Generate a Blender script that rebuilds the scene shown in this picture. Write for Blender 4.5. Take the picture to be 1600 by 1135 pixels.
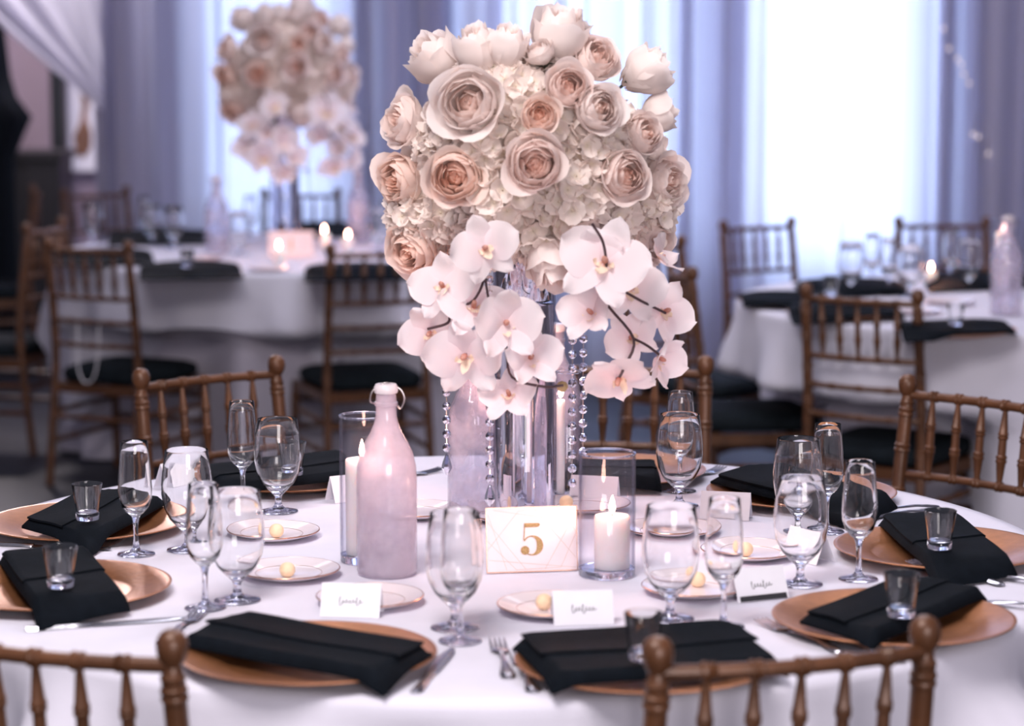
import bpy, math, random
from mathutils import Vector, Matrix, Euler
PI = math.pi
for o in list(bpy.data.objects): bpy.data.objects.remove(o)
S = bpy.context.scene
COL = S.collection
R_ = random.Random(7)

# ------------------------------------------------------------------ camera
HC, F, HOR = 1.58, 3800.0, 60.0
TH = math.atan((567.5 - HOR) / F)
cd = bpy.data.cameras.new('camera'); cam = bpy.data.objects.new('camera', cd); COL.objects.link(cam)
cam.location = (0, 0, HC); cam.rotation_euler = (PI/2 - TH, 0, 0)
cd.sensor_width = 36; cd.lens = F / 1600 * 36
cd.dof.use_dof = True; cd.dof.focus_distance = 4.1; cd.dof.aperture_fstop = 3.0
cd.clip_end = 100
S.camera = cam
# ------------------------------------------------------------------ world, lights, exposure
w = bpy.data.worlds.new('world'); S.world = w; w.use_nodes = True
bg = w.node_tree.nodes['Background']; bg.inputs[0].default_value = (.66, .62, .82, 1); bg.inputs[1].default_value = .22
def area(name, loc, aim, size, sy, power, col):
    l = bpy.data.lights.new(name, 'AREA'); l.shape = 'RECTANGLE'; l.size = size; l.size_y = sy; l.energy = power*1.3; l.color = col
    o = bpy.data.objects.new(name, l); COL.objects.link(o); o.location = loc
    o.rotation_euler = (Vector(aim) - Vector(loc)).to_track_quat('-Z', 'Y').to_euler(); return o
area('assumed_ceiling_light', (.3, 5.0, 3.25), (.0, 4.1, .7), 2.0, 1.2, 42, (.96, .92, 1))  # assumed overhead light with no fixture, stands in for unseen room lamps
area('rear_fill_light', (.2, 8.2, 3.25), (.2, 9.0, .9), 4.0, 1.5, 64, (.9, .88, 1))  # added fill, no fixture: brightens the curtains and the far arrangement
area('front_fill_light', (-.7, 2.15, 3.15), (0, 3.9, 1.3), 1.3, 1.0, 46, (1, .93, .92))  # added fill from the camera side to lift the flower fronts
area('daylight_rear', (1.2, -2.3, 1.9), (0, 4, 1.2), 2.2, 1.6, 100, (1, .92, .93))  # added fill, assumed daylight behind camera, no window built; lifts glass highlights and flowers
area('doorway_fill_light', (-2.75, 12.75, 3.1), (-2.55, 12.3, 1.7), .7, .5, 70, (1, .88, .9))  # added light behind the swag, brightens its lower edge and the mauve wall
S.view_settings.view_transform = 'Standard'; S.view_settings.look = 'None'
S.view_settings.gamma = 1; S.view_settings.use_curve_mapping = False
S.view_settings.exposure = 0.36
c = S.cycles
c.use_denoising = True; c.max_bounces = 12; c.transparent_max_bounces = 32; c.transmission_bounces = 12; c.glossy_bounces = 6; c.diffuse_bounces = 4
c.caustics_reflective = False; c.caustics_refractive = True; c.blur_glossy = .6; c.sample_clamp_indirect = 6; c.sample_clamp_direct = 25

# ------------------------------------------------------------------ pixel -> world
CT, ST = math.cos(TH), math.sin(TH)
def ray(u, v):
    a, b = (u - 800) / F, (v - 567.5) / F
    return Vector((a, CT - b*ST, -ST - b*CT))
def P(u, v, z=.76):
    d = ray(u, v); t = (z - HC) / d.z; return Vector((d.x*t, d.y*t, z))
def W(u, v, y):
    d = ray(u, v); t = y / d.y; return Vector((d.x*t, y, HC + d.z*t))

# ------------------------------------------------------------------ materials
def new_mat(name):
    m = bpy.data.materials.new(name); m.use_nodes = True; nt = m.node_tree
    for n in list(nt.nodes): nt.nodes.remove(n)
    out = nt.nodes.new('ShaderNodeOutputMaterial'); return m, nt, out
def N(nt, t, **k):
    n = nt.nodes.new(t)
    for a, b in k.items():
        if a.startswith('i_'): n.inputs[a[2:].replace('_', ' ')].default_value = b
        else: setattr(n, a, b)
    return n
def pbr(name, col, rough=.5, metal=0, noise=.08, scale=30, bump=0, bscale=200, spec=.5, sheen=0):
    m, nt, out = new_mat(name); L = nt.links
    b = N(nt, 'ShaderNodeBsdfPrincipled'); b.inputs['Roughness'].default_value = rough; b.inputs['Metallic'].default_value = metal
    b.inputs['Specular IOR Level'].default_value = spec; b.inputs['Sheen Weight'].default_value = sheen
    tc = N(nt, 'ShaderNodeTexCoord'); no = N(nt, 'ShaderNodeTexNoise'); no.inputs['Scale'].default_value = scale; no.inputs['Detail'].default_value = 4
    L.new(tc.outputs['Object'], no.inputs['Vector'])
    r = N(nt, 'ShaderNodeValToRGB'); lo = [max(0, x*(1-noise)) for x in col]; hi = [min(1, x*(1+noise)) for x in col]
    r.color_ramp.elements[0].position = .3; r.color_ramp.elements[1].position = .7
    r.color_ramp.elements[0].color = (*lo, 1); r.color_ramp.elements[1].color = (*hi, 1)
    L.new(no.outputs['Fac'], r.inputs[0]); L.new(r.outputs[0], b.inputs['Base Color'])
    if bump:
        n2 = N(nt, 'ShaderNodeTexNoise'); n2.inputs['Scale'].default_value = bscale; L.new(tc.outputs['Object'], n2.inputs['Vector'])
        bp = N(nt, 'ShaderNodeBump'); bp.inputs['Strength'].default_value = bump; bp.inputs['Distance'].default_value = .002
        L.new(n2.outputs['Fac'], bp.inputs['Height']); L.new(bp.outputs[0], b.inputs['Normal'])
    L.new(b.outputs[0], out.inputs[0]); return m
def petal_mat(name, inner, outer, r0, r1, trans=.42):
    """petal tissue: colour runs from the flower's heart to its outer petals, light passes partly through"""
    m, nt, out = new_mat(name); L = nt.links
    tc = N(nt, 'ShaderNodeTexCoord'); ln = N(nt, 'ShaderNodeVectorMath', operation='LENGTH')
    mp = N(nt, 'ShaderNodeMapping'); mp.inputs['Scale'].default_value = (1, 1, .35)
    L.new(tc.outputs['Object'], mp.inputs[0]); L.new(mp.outputs[0], ln.inputs[0])
    mr = N(nt, 'ShaderNodeMapRange'); mr.inputs[1].default_value = r0; mr.inputs[2].default_value = r1; L.new(ln.outputs['Value'], mr.inputs[0])
    mx = N(nt, 'ShaderNodeMixRGB'); mx.inputs[1].default_value = (*inner, 1); mx.inputs[2].default_value = (*outer, 1); L.new(mr.outputs[0], mx.inputs[0])
    d = N(nt, 'ShaderNodeBsdfPrincipled'); d.inputs['Roughness'].default_value = .6; d.inputs['Specular IOR Level'].default_value = .25
    t = N(nt, 'ShaderNodeBsdfTranslucent'); s = N(nt, 'ShaderNodeMixShader'); s.inputs[0].default_value = trans
    no = N(nt, 'ShaderNodeTexNoise'); no.inputs['Scale'].default_value = 120; L.new(tc.outputs['Object'], no.inputs['Vector'])
    bp = N(nt, 'ShaderNodeBump'); bp.inputs['Strength'].default_value = .15; bp.inputs['Distance'].default_value = .001
    L.new(no.outputs['Fac'], bp.inputs['Height']); L.new(bp.outputs[0], d.inputs['Normal'])
    L.new(mx.outputs[0], d.inputs['Base Color']); L.new(mx.outputs[0], t.inputs['Color'])
    L.new(d.outputs[0], s.inputs[1]); L.new(t.outputs[0], s.inputs[2]); L.new(s.outputs[0], out.inputs[0]); return m
def thin_glass(name, mid=(.985, .985, 1), edge=(.55, .57, .70), base=.018, gain=.95, rough=.015, tint_pow=3.0):
    m, nt, out = new_mat(name); L = nt.links
    lw = N(nt, 'ShaderNodeLayerWeight'); lw.inputs['Blend'].default_value = .5
    p1 = N(nt, 'ShaderNodeMath', operation='POWER'); p1.inputs[1].default_value = 5.0; L.new(lw.outputs['Facing'], p1.inputs[0])
    ma = N(nt, 'ShaderNodeMath', operation='MULTIPLY_ADD'); ma.inputs[1].default_value = gain; ma.inputs[2].default_value = base; L.new(p1.outputs[0], ma.inputs[0])
    p2 = N(nt, 'ShaderNodeMath', operation='POWER'); p2.inputs[1].default_value = tint_pow; L.new(lw.outputs['Facing'], p2.inputs[0])
    mx = N(nt, 'ShaderNodeMixRGB'); mx.inputs[1].default_value = (*mid, 1); mx.inputs[2].default_value = (*edge, 1); L.new(p2.outputs[0], mx.inputs[0])
    t = N(nt, 'ShaderNodeBsdfTransparent'); L.new(mx.outputs[0], t.inputs[0])
    g = N(nt, 'ShaderNodeBsdfGlossy'); g.inputs['Roughness'].default_value = rough
    s = N(nt, 'ShaderNodeMixShader'); L.new(ma.outputs[0], s.inputs[0]); L.new(t.outputs[0], s.inputs[1]); L.new(g.outputs[0], s.inputs[2])
    L.new(s.outputs[0], out.inputs[0]); return m
def solid_glass(name, ior=1.48, col=(.97, .97, 1), rough=.0):
    m, nt, out = new_mat(name); g = N(nt, 'ShaderNodeBsdfGlass'); g.inputs['IOR'].default_value = ior; g.inputs['Roughness'].default_value = rough
    g.inputs['Color'].default_value = (*col, 1); nt.links.new(g.outputs[0], out.inputs[0]); return m
def emit(name, col, st):
    m, nt, out = new_mat(name); e = N(nt, 'ShaderNodeEmission'); e.inputs[0].default_value = (*col, 1); e.inputs[1].default_value = st
    nt.links.new(e.outputs[0], out.inputs[0]); return m
def cloth_through(name, col, tcol, trans, weave=400, streak=0):
    m, nt, out = new_mat(name); L = nt.links
    d = N(nt, 'ShaderNodeBsdfDiffuse'); t = N(nt, 'ShaderNodeBsdfTranslucent'); s = N(nt, 'ShaderNodeMixShader'); s.inputs[0].default_value = trans
    tc = N(nt, 'ShaderNodeTexCoord'); mp = N(nt, 'ShaderNodeMapping'); mp.inputs['Scale'].default_value = (1, 1, .02)
    no = N(nt, 'ShaderNodeTexNoise'); no.inputs['Scale'].default_value = 14; no.inputs['Detail'].default_value = 3
    L.new(tc.outputs['Object'], mp.inputs[0]); L.new(mp.outputs[0], no.inputs['Vector'])
    for sh, cc in ((d, col), (t, tcol)):
        mx = N(nt, 'ShaderNodeMixRGB'); mx.inputs[1].default_value = tuple(x*(1-streak) for x in cc) + (1,); mx.inputs[2].default_value = (*cc, 1)
        L.new(no.outputs['Fac'], mx.inputs[0]); L.new(mx.outputs[0], sh.inputs[0])
    L.new(d.outputs[0], s.inputs[1]); L.new(t.outputs[0], s.inputs[2]); L.new(s.outputs[0], out.inputs[0]); return m

M = {}
M["linen"] = pbr("white_linen", (.73, .71, .81), .85, noise=.03, scale=12, bump=.25, bscale=350, spec=.1)
M['under'] = pbr('white_underlay', (.62, .58, .68), .9, noise=.04, scale=8, spec=.1)
M['black'] = pbr('black_napkin_cloth', (.004, .006, .0095), .85, noise=.2, scale=50, bump=.4, bscale=600, spec=.08)
M['charger'] = pbr('copper_gold_charger', (.46, .19, .082), .34, .74, noise=.10, scale=60, bump=.15, bscale=150)
M['wood'] = pbr('gold_brown_lacquered_wood', (.118, .048, .0215), .36, .15, noise=.28, scale=22, bump=.15, bscale=120)
M['cushion'] = pbr('black_cushion', (.008, .012, .016), .85, noise=.2, spec=.15)
M['china'] = pbr('pale_china', (.80, .72, .76), .12, noise=.02)
M['gilt'] = pbr('rose_gilt', (.62, .34, .24), .25, .85, noise=.05)
M['butter'] = pbr('butter', (.95, .70, .46), .5, noise=.05, bump=.5, bscale=90)
M['silver'] = pbr('silver_plate', (.42, .42, .47), .22, .95, noise=.05, bump=.1, bscale=80)
M['chrome'] = pbr('mirror_silver', (.86, .88, .94), .03, 1.0, noise=.01)
M['card'] = pbr('white_card', (.84, .82, .88), .7, noise=.02, spec=.2)
M['pinkcard'] = pbr('blush_card', (.84, .70, .72), .6, noise=.03, spec=.2)
M['ink'] = pbr('black_ink', (.03, .03, .035), .6)
M['goldprint'] = pbr('gold_print', (.30, .18, .075), .4, .5, noise=.4, scale=600)
M['goldline'] = pbr('pale_gold_line', (.62, .47, .40), .45, .4, noise=.1)
M['wax'] = pbr('ivory_wax', (.95, .81, .79), .5, noise=.02)
_b = M['wax'].node_tree.nodes['Principled BSDF']; _b.inputs['Subsurface Weight'].default_value = 1; _b.inputs['Subsurface Radius'].default_value = (1, .75, .65); _b.inputs['Subsurface Scale'].default_value = .03
M['wick'] = pbr('burnt_wick', (.02, .015, .012), .9)
M['flame'] = emit('candle_flame', (1, .52, .38), 620)
M['glass'] = solid_glass('drinking_glass', 1.47, (1, 1, 1))
M['hurricane'] = thin_glass('candle_cylinder_glass', edge=(.5, .5, .6), base=.04, gain=.5)
M['solid'] = solid_glass('solid_clear_glass')
M['water'] = solid_glass('water_filled_glass', 1.36)
M['stopper'] = pbr('white_ceramic_stopper', (.82, .72, .74), .3)
M['wire'] = pbr('steel_wire', (.5, .45, .45), .3, .9)
M['rose'] = petal_mat('blush_rose', (.95, .68, .58), (.96, .84, .80), .003, .024)
M['rose_peach'] = petal_mat('peach_rose', (.95, .64, .51), (.96, .80, .73), .003, .026)
M['rose_white'] = petal_mat('ivory_rose', (.94, .74, .66), (.95, .86, .83), .004, .024)
M['hyd'] = petal_mat('white_hydrangea', (.86, .76, .64), (.94, .84, .79), .001, .009, .4)
M['orchid'] = petal_mat('blush_orchid', (.95, .80, .83), (.96, .89, .91), .0, .04, .45)
M['lip'] = petal_mat('orchid_lip', (.55, .12, .10), (.94, .78, .62), .001, .011, .3)
M['green'] = pbr('dark_green_stem', (.05, .06, .04), .6, noise=.3)
M['stem'] = pbr('dark_orchid_stem', (.06, .03, .035), .5, noise=.3)
M['leaf'] = pbr('bud_green', (.42, .30, .14), .5, noise=.2)
M['crystal'] = solid_glass('cut_crystal', 1.6, (.97, .96, 1))
M['floor'] = pbr('dark_polished_floor', (.018, .022, .031), .5, noise=.35, scale=3)
M['ceil'] = pbr('ceiling_paint', (.5, .48, .55), .9)
M['wallp'] = pbr('mauve_wall_paint', (.30, .235, .29), .9, noise=.06, scale=5)
M['wallc'] = pbr('window_wall_paint', (.40, .38, .50), .9, noise=.05, scale=4)
M['frame'] = pbr('window_frame_paint', (.25, .25, .32), .5)
M['pane'] = thin_glass('window_pane', base=.02, gain=.4)
M['blackpaint'] = pbr('black_painted_steel', (.012, .014, .018), .5)
M['blackdrape'] = pbr('black_velvet_drape', (.008, .01, .014), .95, spec=.1)
M['sheer'] = cloth_through('sheer_lavender_curtain', (.76, .70, .80), (.64, .69, .88), .56, streak=.30)
M['swag'] = cloth_through('white_swag_curtain', (.78, .76, .88), (.8, .82, .95), .45, streak=.2)
M['brownart'] = pbr('brown_artwork_paint', (.22, .11, .07), .8, noise=.4, scale=9)
M['darkwood'] = pbr('dark_cabinet_wood', (.02, .018, .022), .5)
M['table'] = pbr('plywood_table', (.35, .25, .16), .6)
M['foam'] = pbr('dark_moss_foam', (.10, .09, .05), .9, noise=.4, scale=60)
M['lamp'] = emit('fairy_light', (1, .82, .8), 1.1)
def frosted(name, wet):
    m, nt, out = new_mat(name); L = nt.links
    tc = N(nt, 'ShaderNodeTexCoord'); no = N(nt, 'ShaderNodeTexNoise'); no.inputs['Scale'].default_value = 14; no.inputs['Detail'].default_value = 5; L.new(tc.outputs['Object'], no.inputs['Vector'])
    r = N(nt, 'ShaderNodeValToRGB'); r.color_ramp.elements[0].position = .38; r.color_ramp.elements[1].position = .62
    a, b = wet; r.color_ramp.elements[0].color = (a, a, a, 1); r.color_ramp.elements[1].color = (b, b, b, 1); L.new(no.outputs['Fac'], r.inputs[0])
    tr = N(nt, 'ShaderNodeBsdfTransparent'); tr.inputs[0].default_value = (.93, .93, .97, 1)
    d = N(nt, 'ShaderNodeBsdfDiffuse'); d.inputs[0].default_value = (.86, .80, .86, 1)
    tl = N(nt, 'ShaderNodeBsdfTranslucent'); tl.inputs[0].default_value = (.92, .84, .90, 1)
    g = N(nt, 'ShaderNodeBsdfGlossy'); g.inputs['Roughness'].default_value = .08
    lw = N(nt, 'ShaderNodeLayerWeight'); pw = N(nt, 'ShaderNodeMath', operation='POWER'); pw.inputs[1].default_value = 3.5; L.new(lw.outputs['Facing'], pw.inputs[0])
    ma = N(nt, 'ShaderNodeMath', operation='MULTIPLY_ADD'); ma.inputs[1].default_value = .5; ma.inputs[2].default_value = .04; L.new(pw.outputs[0], ma.inputs[0])
    s1 = N(nt, 'ShaderNodeMixShader'); s1.inputs[0].default_value = .6; L.new(d.outputs[0], s1.inputs[1]); L.new(tl.outputs[0], s1.inputs[2])
    s2 = N(nt, 'ShaderNodeMixShader'); L.new(r.outputs[0], s2.inputs[0]); L.new(tr.outputs[0], s2.inputs[1]); L.new(s1.outputs[0], s2.inputs[2])
    s3 = N(nt, 'ShaderNodeMixShader'); L.new(ma.outputs[0], s3.inputs[0]); L.new(s2.outputs[0], s3.inputs[1]); L.new(g.outputs[0], s3.inputs[2])
    L.new(s3.outputs[0], out.inputs[0]); return m
M['frost'] = frosted('condensed_frosted_glass', (.34, .62))
M['frost2'] = frosted('beaded_cold_glass', (.06, .48))

# ------------------------------------------------------------------ mesh helpers
class MB:
    def __init__(s): s.v = []; s.f = []
    def add(s, vs, fs, mat=None):
        o = len(s.v); s.v += [tuple(mat @ Vector(x)) if mat else tuple(x) for x in vs]; s.f += [tuple(i+o for i in q) for q in fs]; return s
    def lathe(s, prof, seg=24, mat=None, wob=None):
        vs = []; fs = []; n = len(prof)
        for (r, z) in prof:
            for k in range(seg):
                a = 2*PI*k/seg; rr = max(r, 1e-5); vs.append((rr*math.cos(a), rr*math.sin(a), z))
        for i in range(n-1):
            for k in range(seg):
                fs.append((i*seg+k, i*seg+(k+1) % seg, (i+1)*seg+(k+1) % seg, (i+1)*seg+k))
        return s.add(vs, fs, mat)
    def tube(s, pts, rad, seg=8, cap=True):
        pts = [Vector(p) for p in pts]; n = len(pts); vs = []; fs = []
        rad = rad if isinstance(rad, (list, tuple)) else [rad]*n
        prev = None
        for i, p in enumerate(pts):
            t = (pts[min(i+1, n-1)] - pts[max(i-1, 0)]).normalized()
            if prev is None:
                a = Vector((0, 0, 1)) if abs(t.z) < .9 else Vector((1, 0, 0)); x = t.cross(a).normalized()
            else: x = (prev - t*prev.dot(t)).normalized()
            prev = x; y = t.cross(x)
            for k in range(seg):
                an = 2*PI*k/seg; vs.append(p + (x*math.cos(an) + y*math.sin(an))*rad[i])
        for i in range(n-1):
            for k in range(seg): fs.append((i*seg+k, i*seg+(k+1) % seg, (i+1)*seg+(k+1) % seg, (i+1)*seg+k))
        if cap: fs.append(tuple(range(seg-1, -1, -1))); fs.append(tuple((n-1)*seg+k for k in range(seg)))
        return s.add(vs, fs)
    def box(s, x0, x1, y0, y1, z0, z1, mat=None):
        vs = [(x0, y0, z0), (x1, y0, z0), (x1, y1, z0), (x0, y1, z0), (x0, y0, z1), (x1, y0, z1), (x1, y1, z1), (x0, y1, z1)]
        return s.add(vs, [(3, 2, 1, 0), (4, 5, 6, 7), (0, 1, 5, 4), (1, 2, 6, 5), (2, 3, 7, 6), (3, 0, 4, 7)], mat)
    def grid(s, fn, nu, nv, mat=None, closed=False):
        vs = [fn(i/nu, j/nv) for j in range(nv+1) for i in range(nu+1)]
        fs = [(j*(nu+1)+i, j*(nu+1)+i+1, (j+1)*(nu+1)+i+1, (j+1)*(nu+1)+i) for j in range(nv) for i in range(nu)]
        return s.add(vs, fs, mat)
    def prism(s, poly, z0, z1, mat=None):
        n = len(poly); vs = [(x, y, z0) for x, y in poly] + [(x, y, z1) for x, y in poly]
        fs = [tuple(range(n-1, -1, -1)), tuple(range(n, 2*n))] + [(i, (i+1) % n, n+(i+1) % n, n+i) for i in range(n)]
        return s.add(vs, fs, mat)
    def mesh(s, name, m, sharp=35, smooth=True):
        me = bpy.data.meshes.new(name); me.from_pydata(s.v, [], s.f); me.materials.append(M[m] if isinstance(m, str) else m)
        if smooth:
            me.polygons.foreach_set('use_smooth', [True]*len(me.polygons))
            if sharp: me.set_sharp_from_angle(angle=math.radians(sharp))
        me.update(); return me
def obj(name, me, parent=None, loc=(0, 0, 0), rot=None, mat=None):
    o = bpy.data.objects.new(name, me); COL.objects.link(o)
    if mat is not None: o.matrix_basis = mat
    else:
        o.location = loc
        if rot: o.rotation_euler = rot
    if parent: o.parent = parent
    return o
def tag(o, label, cat, group=None, kind=None):
    o['label'] = label; o['category'] = cat
    if group: o['group'] = group
    if kind: o['kind'] = kind
    return o
def thing(name, label, cat, loc=(0, 0, 0), rz=0, group=None):
    o = bpy.data.objects.new(name, None); COL.objects.link(o); o.location = loc; o.rotation_euler = (0, 0, rz); o.empty_display_size = .05
    return tag(o, label, cat, group)
def struct(name, mb, m, sharp=35, smooth=False):
    o = obj(name, mb.mesh(name, m, sharp, smooth)); o['kind'] = 'structure'; return o
_cache = {}
def cached(key, fn):
    if key not in _cache: _cache[key] = fn()
    return _cache[key]

# ------------------------------------------------------------------ room shell
struct('floor', MB().box(-6, 6, -2.5, 14.2, -.1, 0), 'floor')
struct('ceiling', MB().box(-6, 6, 3.0, 14.2, 3.3, 3.4), 'ceil')
struct('wall_back', MB().box(-6, 6, 14.0, 14.2, 0, 3.3), 'wallp')
CA, CB = Vector((-2.08, 12.2, 0)), Vector((2.22, 10.5, 0))         # the line the curtains hang along
CU = (CB - CA).normalized(); CN = Vector((-CU.y, CU.x, 0))           # CN points away from the room
CANG = math.atan2(CU.y, CU.x)
def s_at(px, off=0):
    d = ray(px, 300); o = CA + CN*off
    t = ((o - Vector((0, 0, 0))).dot(CN)) / Vector((d.x, d.y, 0)).dot(CN)
    return (Vector((d.x*t, d.y*t, 0)) - o).dot(CU)
WOFF = .24
TW = Matrix.Translation(CA + CN*WOFF) @ Matrix.Rotation(CANG, 4, 'Z')   # wall frame: x along, y outward
wins = [(s_at(352, WOFF), s_at(548, WOFF)), (s_at(790, WOFF), s_at(1072, WOFF)), (s_at(1200, WOFF), s_at(1440, WOFF))]
zb, zt = .55, 2.95
edges = [s_at(150, WOFF)] + [x for wn in wins for x in wn] + [6.2]
b = MB()
for i in range(0, len(edges), 2): b.box(edges[i], edges[i+1], 0, .2, 0, 3.3, TW)
for a0, a1 in wins: b.box(a0, a1, 0, .2, 0, zb, TW).box(a0, a1, 0, .2, zt, 3.3, TW)
struct('wall_window', b, 'wallc')
for i, (a0, a1) in enumerate(wins):
    b = MB(); t = .05
    b.box(a0, a0+t, .05, .12, zb, zt, TW).box(a1-t, a1, .05, .12, zb, zt, TW).box(a0, a1, .05, .12, zb, zb+t, TW).box(a0, a1, .05, .12, zt-t, zt, TW)
    o = struct('window_%d' % (i+1), b, 'frame')
    mid = (a0+a1)/2; 
    obj('mullion', MB().box(mid-.015, mid+.015, .06, .11, zb, zt, TW).mesh('mullion', 'frame', smooth=False), o)
    for k in (1, 2): 
        z = zb + (zt-zb)*k/3; obj('transom', MB().box(a0, a1, .06, .11, z-.015, z+.015, TW).mesh('transom', 'frame', smooth=False), o)
    for q in ((a0, mid), (mid, a1)): obj('pane', MB().box(q[0], q[1], .083, .087, zb, zt, TW).mesh('pane', 'pane', smooth=False), o)
    mid3 = TW @ Vector((mid, .5, 1.6)); aim = TW @ Vector((mid, -1, 1.6))
    area('daylight_%d' % (i+1), mid3, aim, (a1-a0)+.15, 2.5, (62, 56, 92)[i]*(a1-a0), (.70, .82, 1))
# curtains: each panel pleated, hung from the ceiling line to the floor
def curtain(p0, p1, npl, amp, seed, label, off=0.0, zbot=.01, fan=0):
    r = random.Random(seed); s0, s1 = s_at(p0, off), s_at(p1, off); ph = [r.uniform(0, 2*PI) for _ in range(4)]
    o0 = CA + CN*off
    def fn(u, v):
        z = 3.28 + (zbot-3.28)*v
        q = u + .02*math.sin(u*7+ph[2]+v*1.1) + .05*math.sin(u*3.3*PI+ph[3])
        x = s0 + (s1-s0)*u; a = q*npl*2*PI+ph[0]
        y = amp*(math.sin(a) - .28*math.sin(2*a+ph[1]) + .22*math.sin(.43*a+ph[3]+.6*v)) + .12*amp*math.sin(q*npl*7.3*PI+ph[1]+v*.9) + .010*math.sin(v*4+u*6+ph[2])
        p = o0 + CU*x + CN*y; return (p.x, p.y, z)
    me = MB().grid(fn, int(npl*26), 22).mesh('curtain', 'sheer', sharp=None)
    return tag(obj('curtain', me), label, 'curtain', 'sheer window curtains')
curtain(151, 352, 2.6, .075, 1, 'dim sheer curtain gathered at the open doorway beside the swag')
curtain(346, 556, 2.4, .035, 2, 'glowing sheer curtain behind the distant tall flower arrangement', .02)
curtain(548, 706, 2.2, .07, 3, 'shaded blue-grey curtain panel between the two flower arrangements')
curtain(698, 872, 2.3, .06, 4, 'curtain panel directly behind the large rose arrangement', .02)
curtain(864, 1088, 3.2, .06, 5, 'bright striped curtain panel edging the roses, before the middle window')
curtain(1080, 1198, 1.7, .08, 6, 'narrow shaded curtain panel between the two brightest windows', .02)
curtain(1188, 1452, 2.4, .028, 7, 'brightest white curtain panel behind the table with the bottle')
curtain(1444, 1700, 3.4, .075, 8, 'dim mauve curtain panel with fairy lights beside the brightest window', .02)

# fairy lights on the dim curtain
fl = thing('fairy_light_string', 'string of tiny fairy lights hanging on the dim mauve curtain', 'light string', W(1480, 75, 10.45))
pts = [(1474, 45), (1483, 76), (1496, 92), (1502, 100), (1506, 116), (1514, 130), (1520, 210), (1528, 214), (1545, 240)]
base = fl.location.copy()
ps = [W(a, q, 10.5) - base for a, q in pts]
obj('wire', MB().tube(ps, .0012, 5).mesh('wire', 'wire'), fl)
bulb = MB().lathe([(0, -.008), (.006, -.004), (.007, 0), (.005, .006), (0, .009)], 8).mesh('bulb', 'lamp')
for p in ps: obj('bulb', bulb, fl, p)

# swag curtain tied back at the doorway
tie = W(166, 172, 12.34)
def swag(u, v):
    top = W(-330 + 490*u**1.25, -330, 12.3 + .07*math.sin(u*26))
    end = tie + Vector((.035*u - .02, 0, .17*u))
    p = top.lerp(end, v); sag = (1-u)*.05*math.sin(PI*v) + .02*math.sin(PI*v)
    p.x -= sag*.8; p.z -= sag*.9
    p.y += (.05*math.sin(u*30))*(1-.75*v); return tuple(p)
o = tag(obj('swag_curtain', MB().grid(swag, 60, 24).mesh('swag_curtain', 'swag', sharp=None)), 'white swag curtain swept up to a tie at the dark doorway', 'curtain')
# what stands in the dark doorway
def drape(u, v):
    a = u*2*PI; z = 3.2*(1-v)
    k = max(0, 1-abs(z-1.15)/.22); r = .26 + .12*k*k + .02*math.sin(a*9) - .10*max(0, (z-1.3))
    p = W(-66, 100, 12.7); return (p.x + r*math.cos(a), p.y + r*.7*math.sin(a), max(z, .01))
tag(obj('black_drape', MB().grid(drape, 72, 30).mesh('black_drape', 'blackdrape', sharp=None)), 'black gathered drape hanging full length at the edge of the dark doorway', 'drape')
p = W(91, 200, 13.82)
post = thing('steel_post', 'black square steel post before the mauve wall', 'post', (p.x, p.y, 0))
obj('shaft', MB().box(-.035, .035, -.035, .035, .02, 3.29).mesh('shaft', 'blackpaint', smooth=False), post)
obj('base_plate', MB().box(-.09, .09, -.09, .09, 0, .02).mesh('base_plate', 'blackpaint', smooth=False), post)
p0, p1 = W(101, 105, 13.9), W(149, 268, 13.9)
art = thing('wall_picture', 'pale picture with a brown abstract figure hung on the mauve wall', 'picture', ((p0.x+p1.x)/2, 13.99, (p0.z+p1.z)/2))
hw, hh = (p1.x-p0.x)/2, (p0.z-p1.z)/2
obj('canvas', MB().box(-hw, hw, -.03, 0, -hh, hh).mesh('canvas', 'card', smooth=False), art)
fg = [(-.035, -.2), (.01, -.22), (.05, -.16), (.055, -.08), (.03, 0), (.045, .1), (.02, .2), (-.01, .2), (.005, .08), (-.01, -.02), (-.05, -.1)]
obj('painted_figure', MB().prism(fg, 0, .004, Matrix.Translation((0, -.031, 0)) @ Matrix.Rotation(PI/2, 4, 'X')).mesh('painted_figure', 'brownart', smooth=False), art)
p = W(36, 300, 13.2); 
cab = thing('sideboard', 'dark low sideboard standing before the mauve wall', 'sideboard', (p.x, 13.4, 0))
obj('body', MB().box(-.2, .2, -.2, .2, .08, .93).mesh('body', 'darkwood', smooth=False), cab)
obj('top', MB().box(-.22, .22, -.22, .22, .93, .97).mesh('top', 'darkwood', smooth=False), cab)
for sx in (-1, 1): 
    obj('door', MB().box(sx*.1-.095, sx*.1+.095, -.212, -.2, .1, .91).mesh('door', 'darkwood', smooth=False), cab)
    for sy in (-1, 1): obj('leg', MB().box(sx*.17-.02, sx*.17+.02, sy*.17-.02, sy*.17+.02, 0, .08).mesh('leg', 'darkwood', smooth=False), cab)

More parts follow.
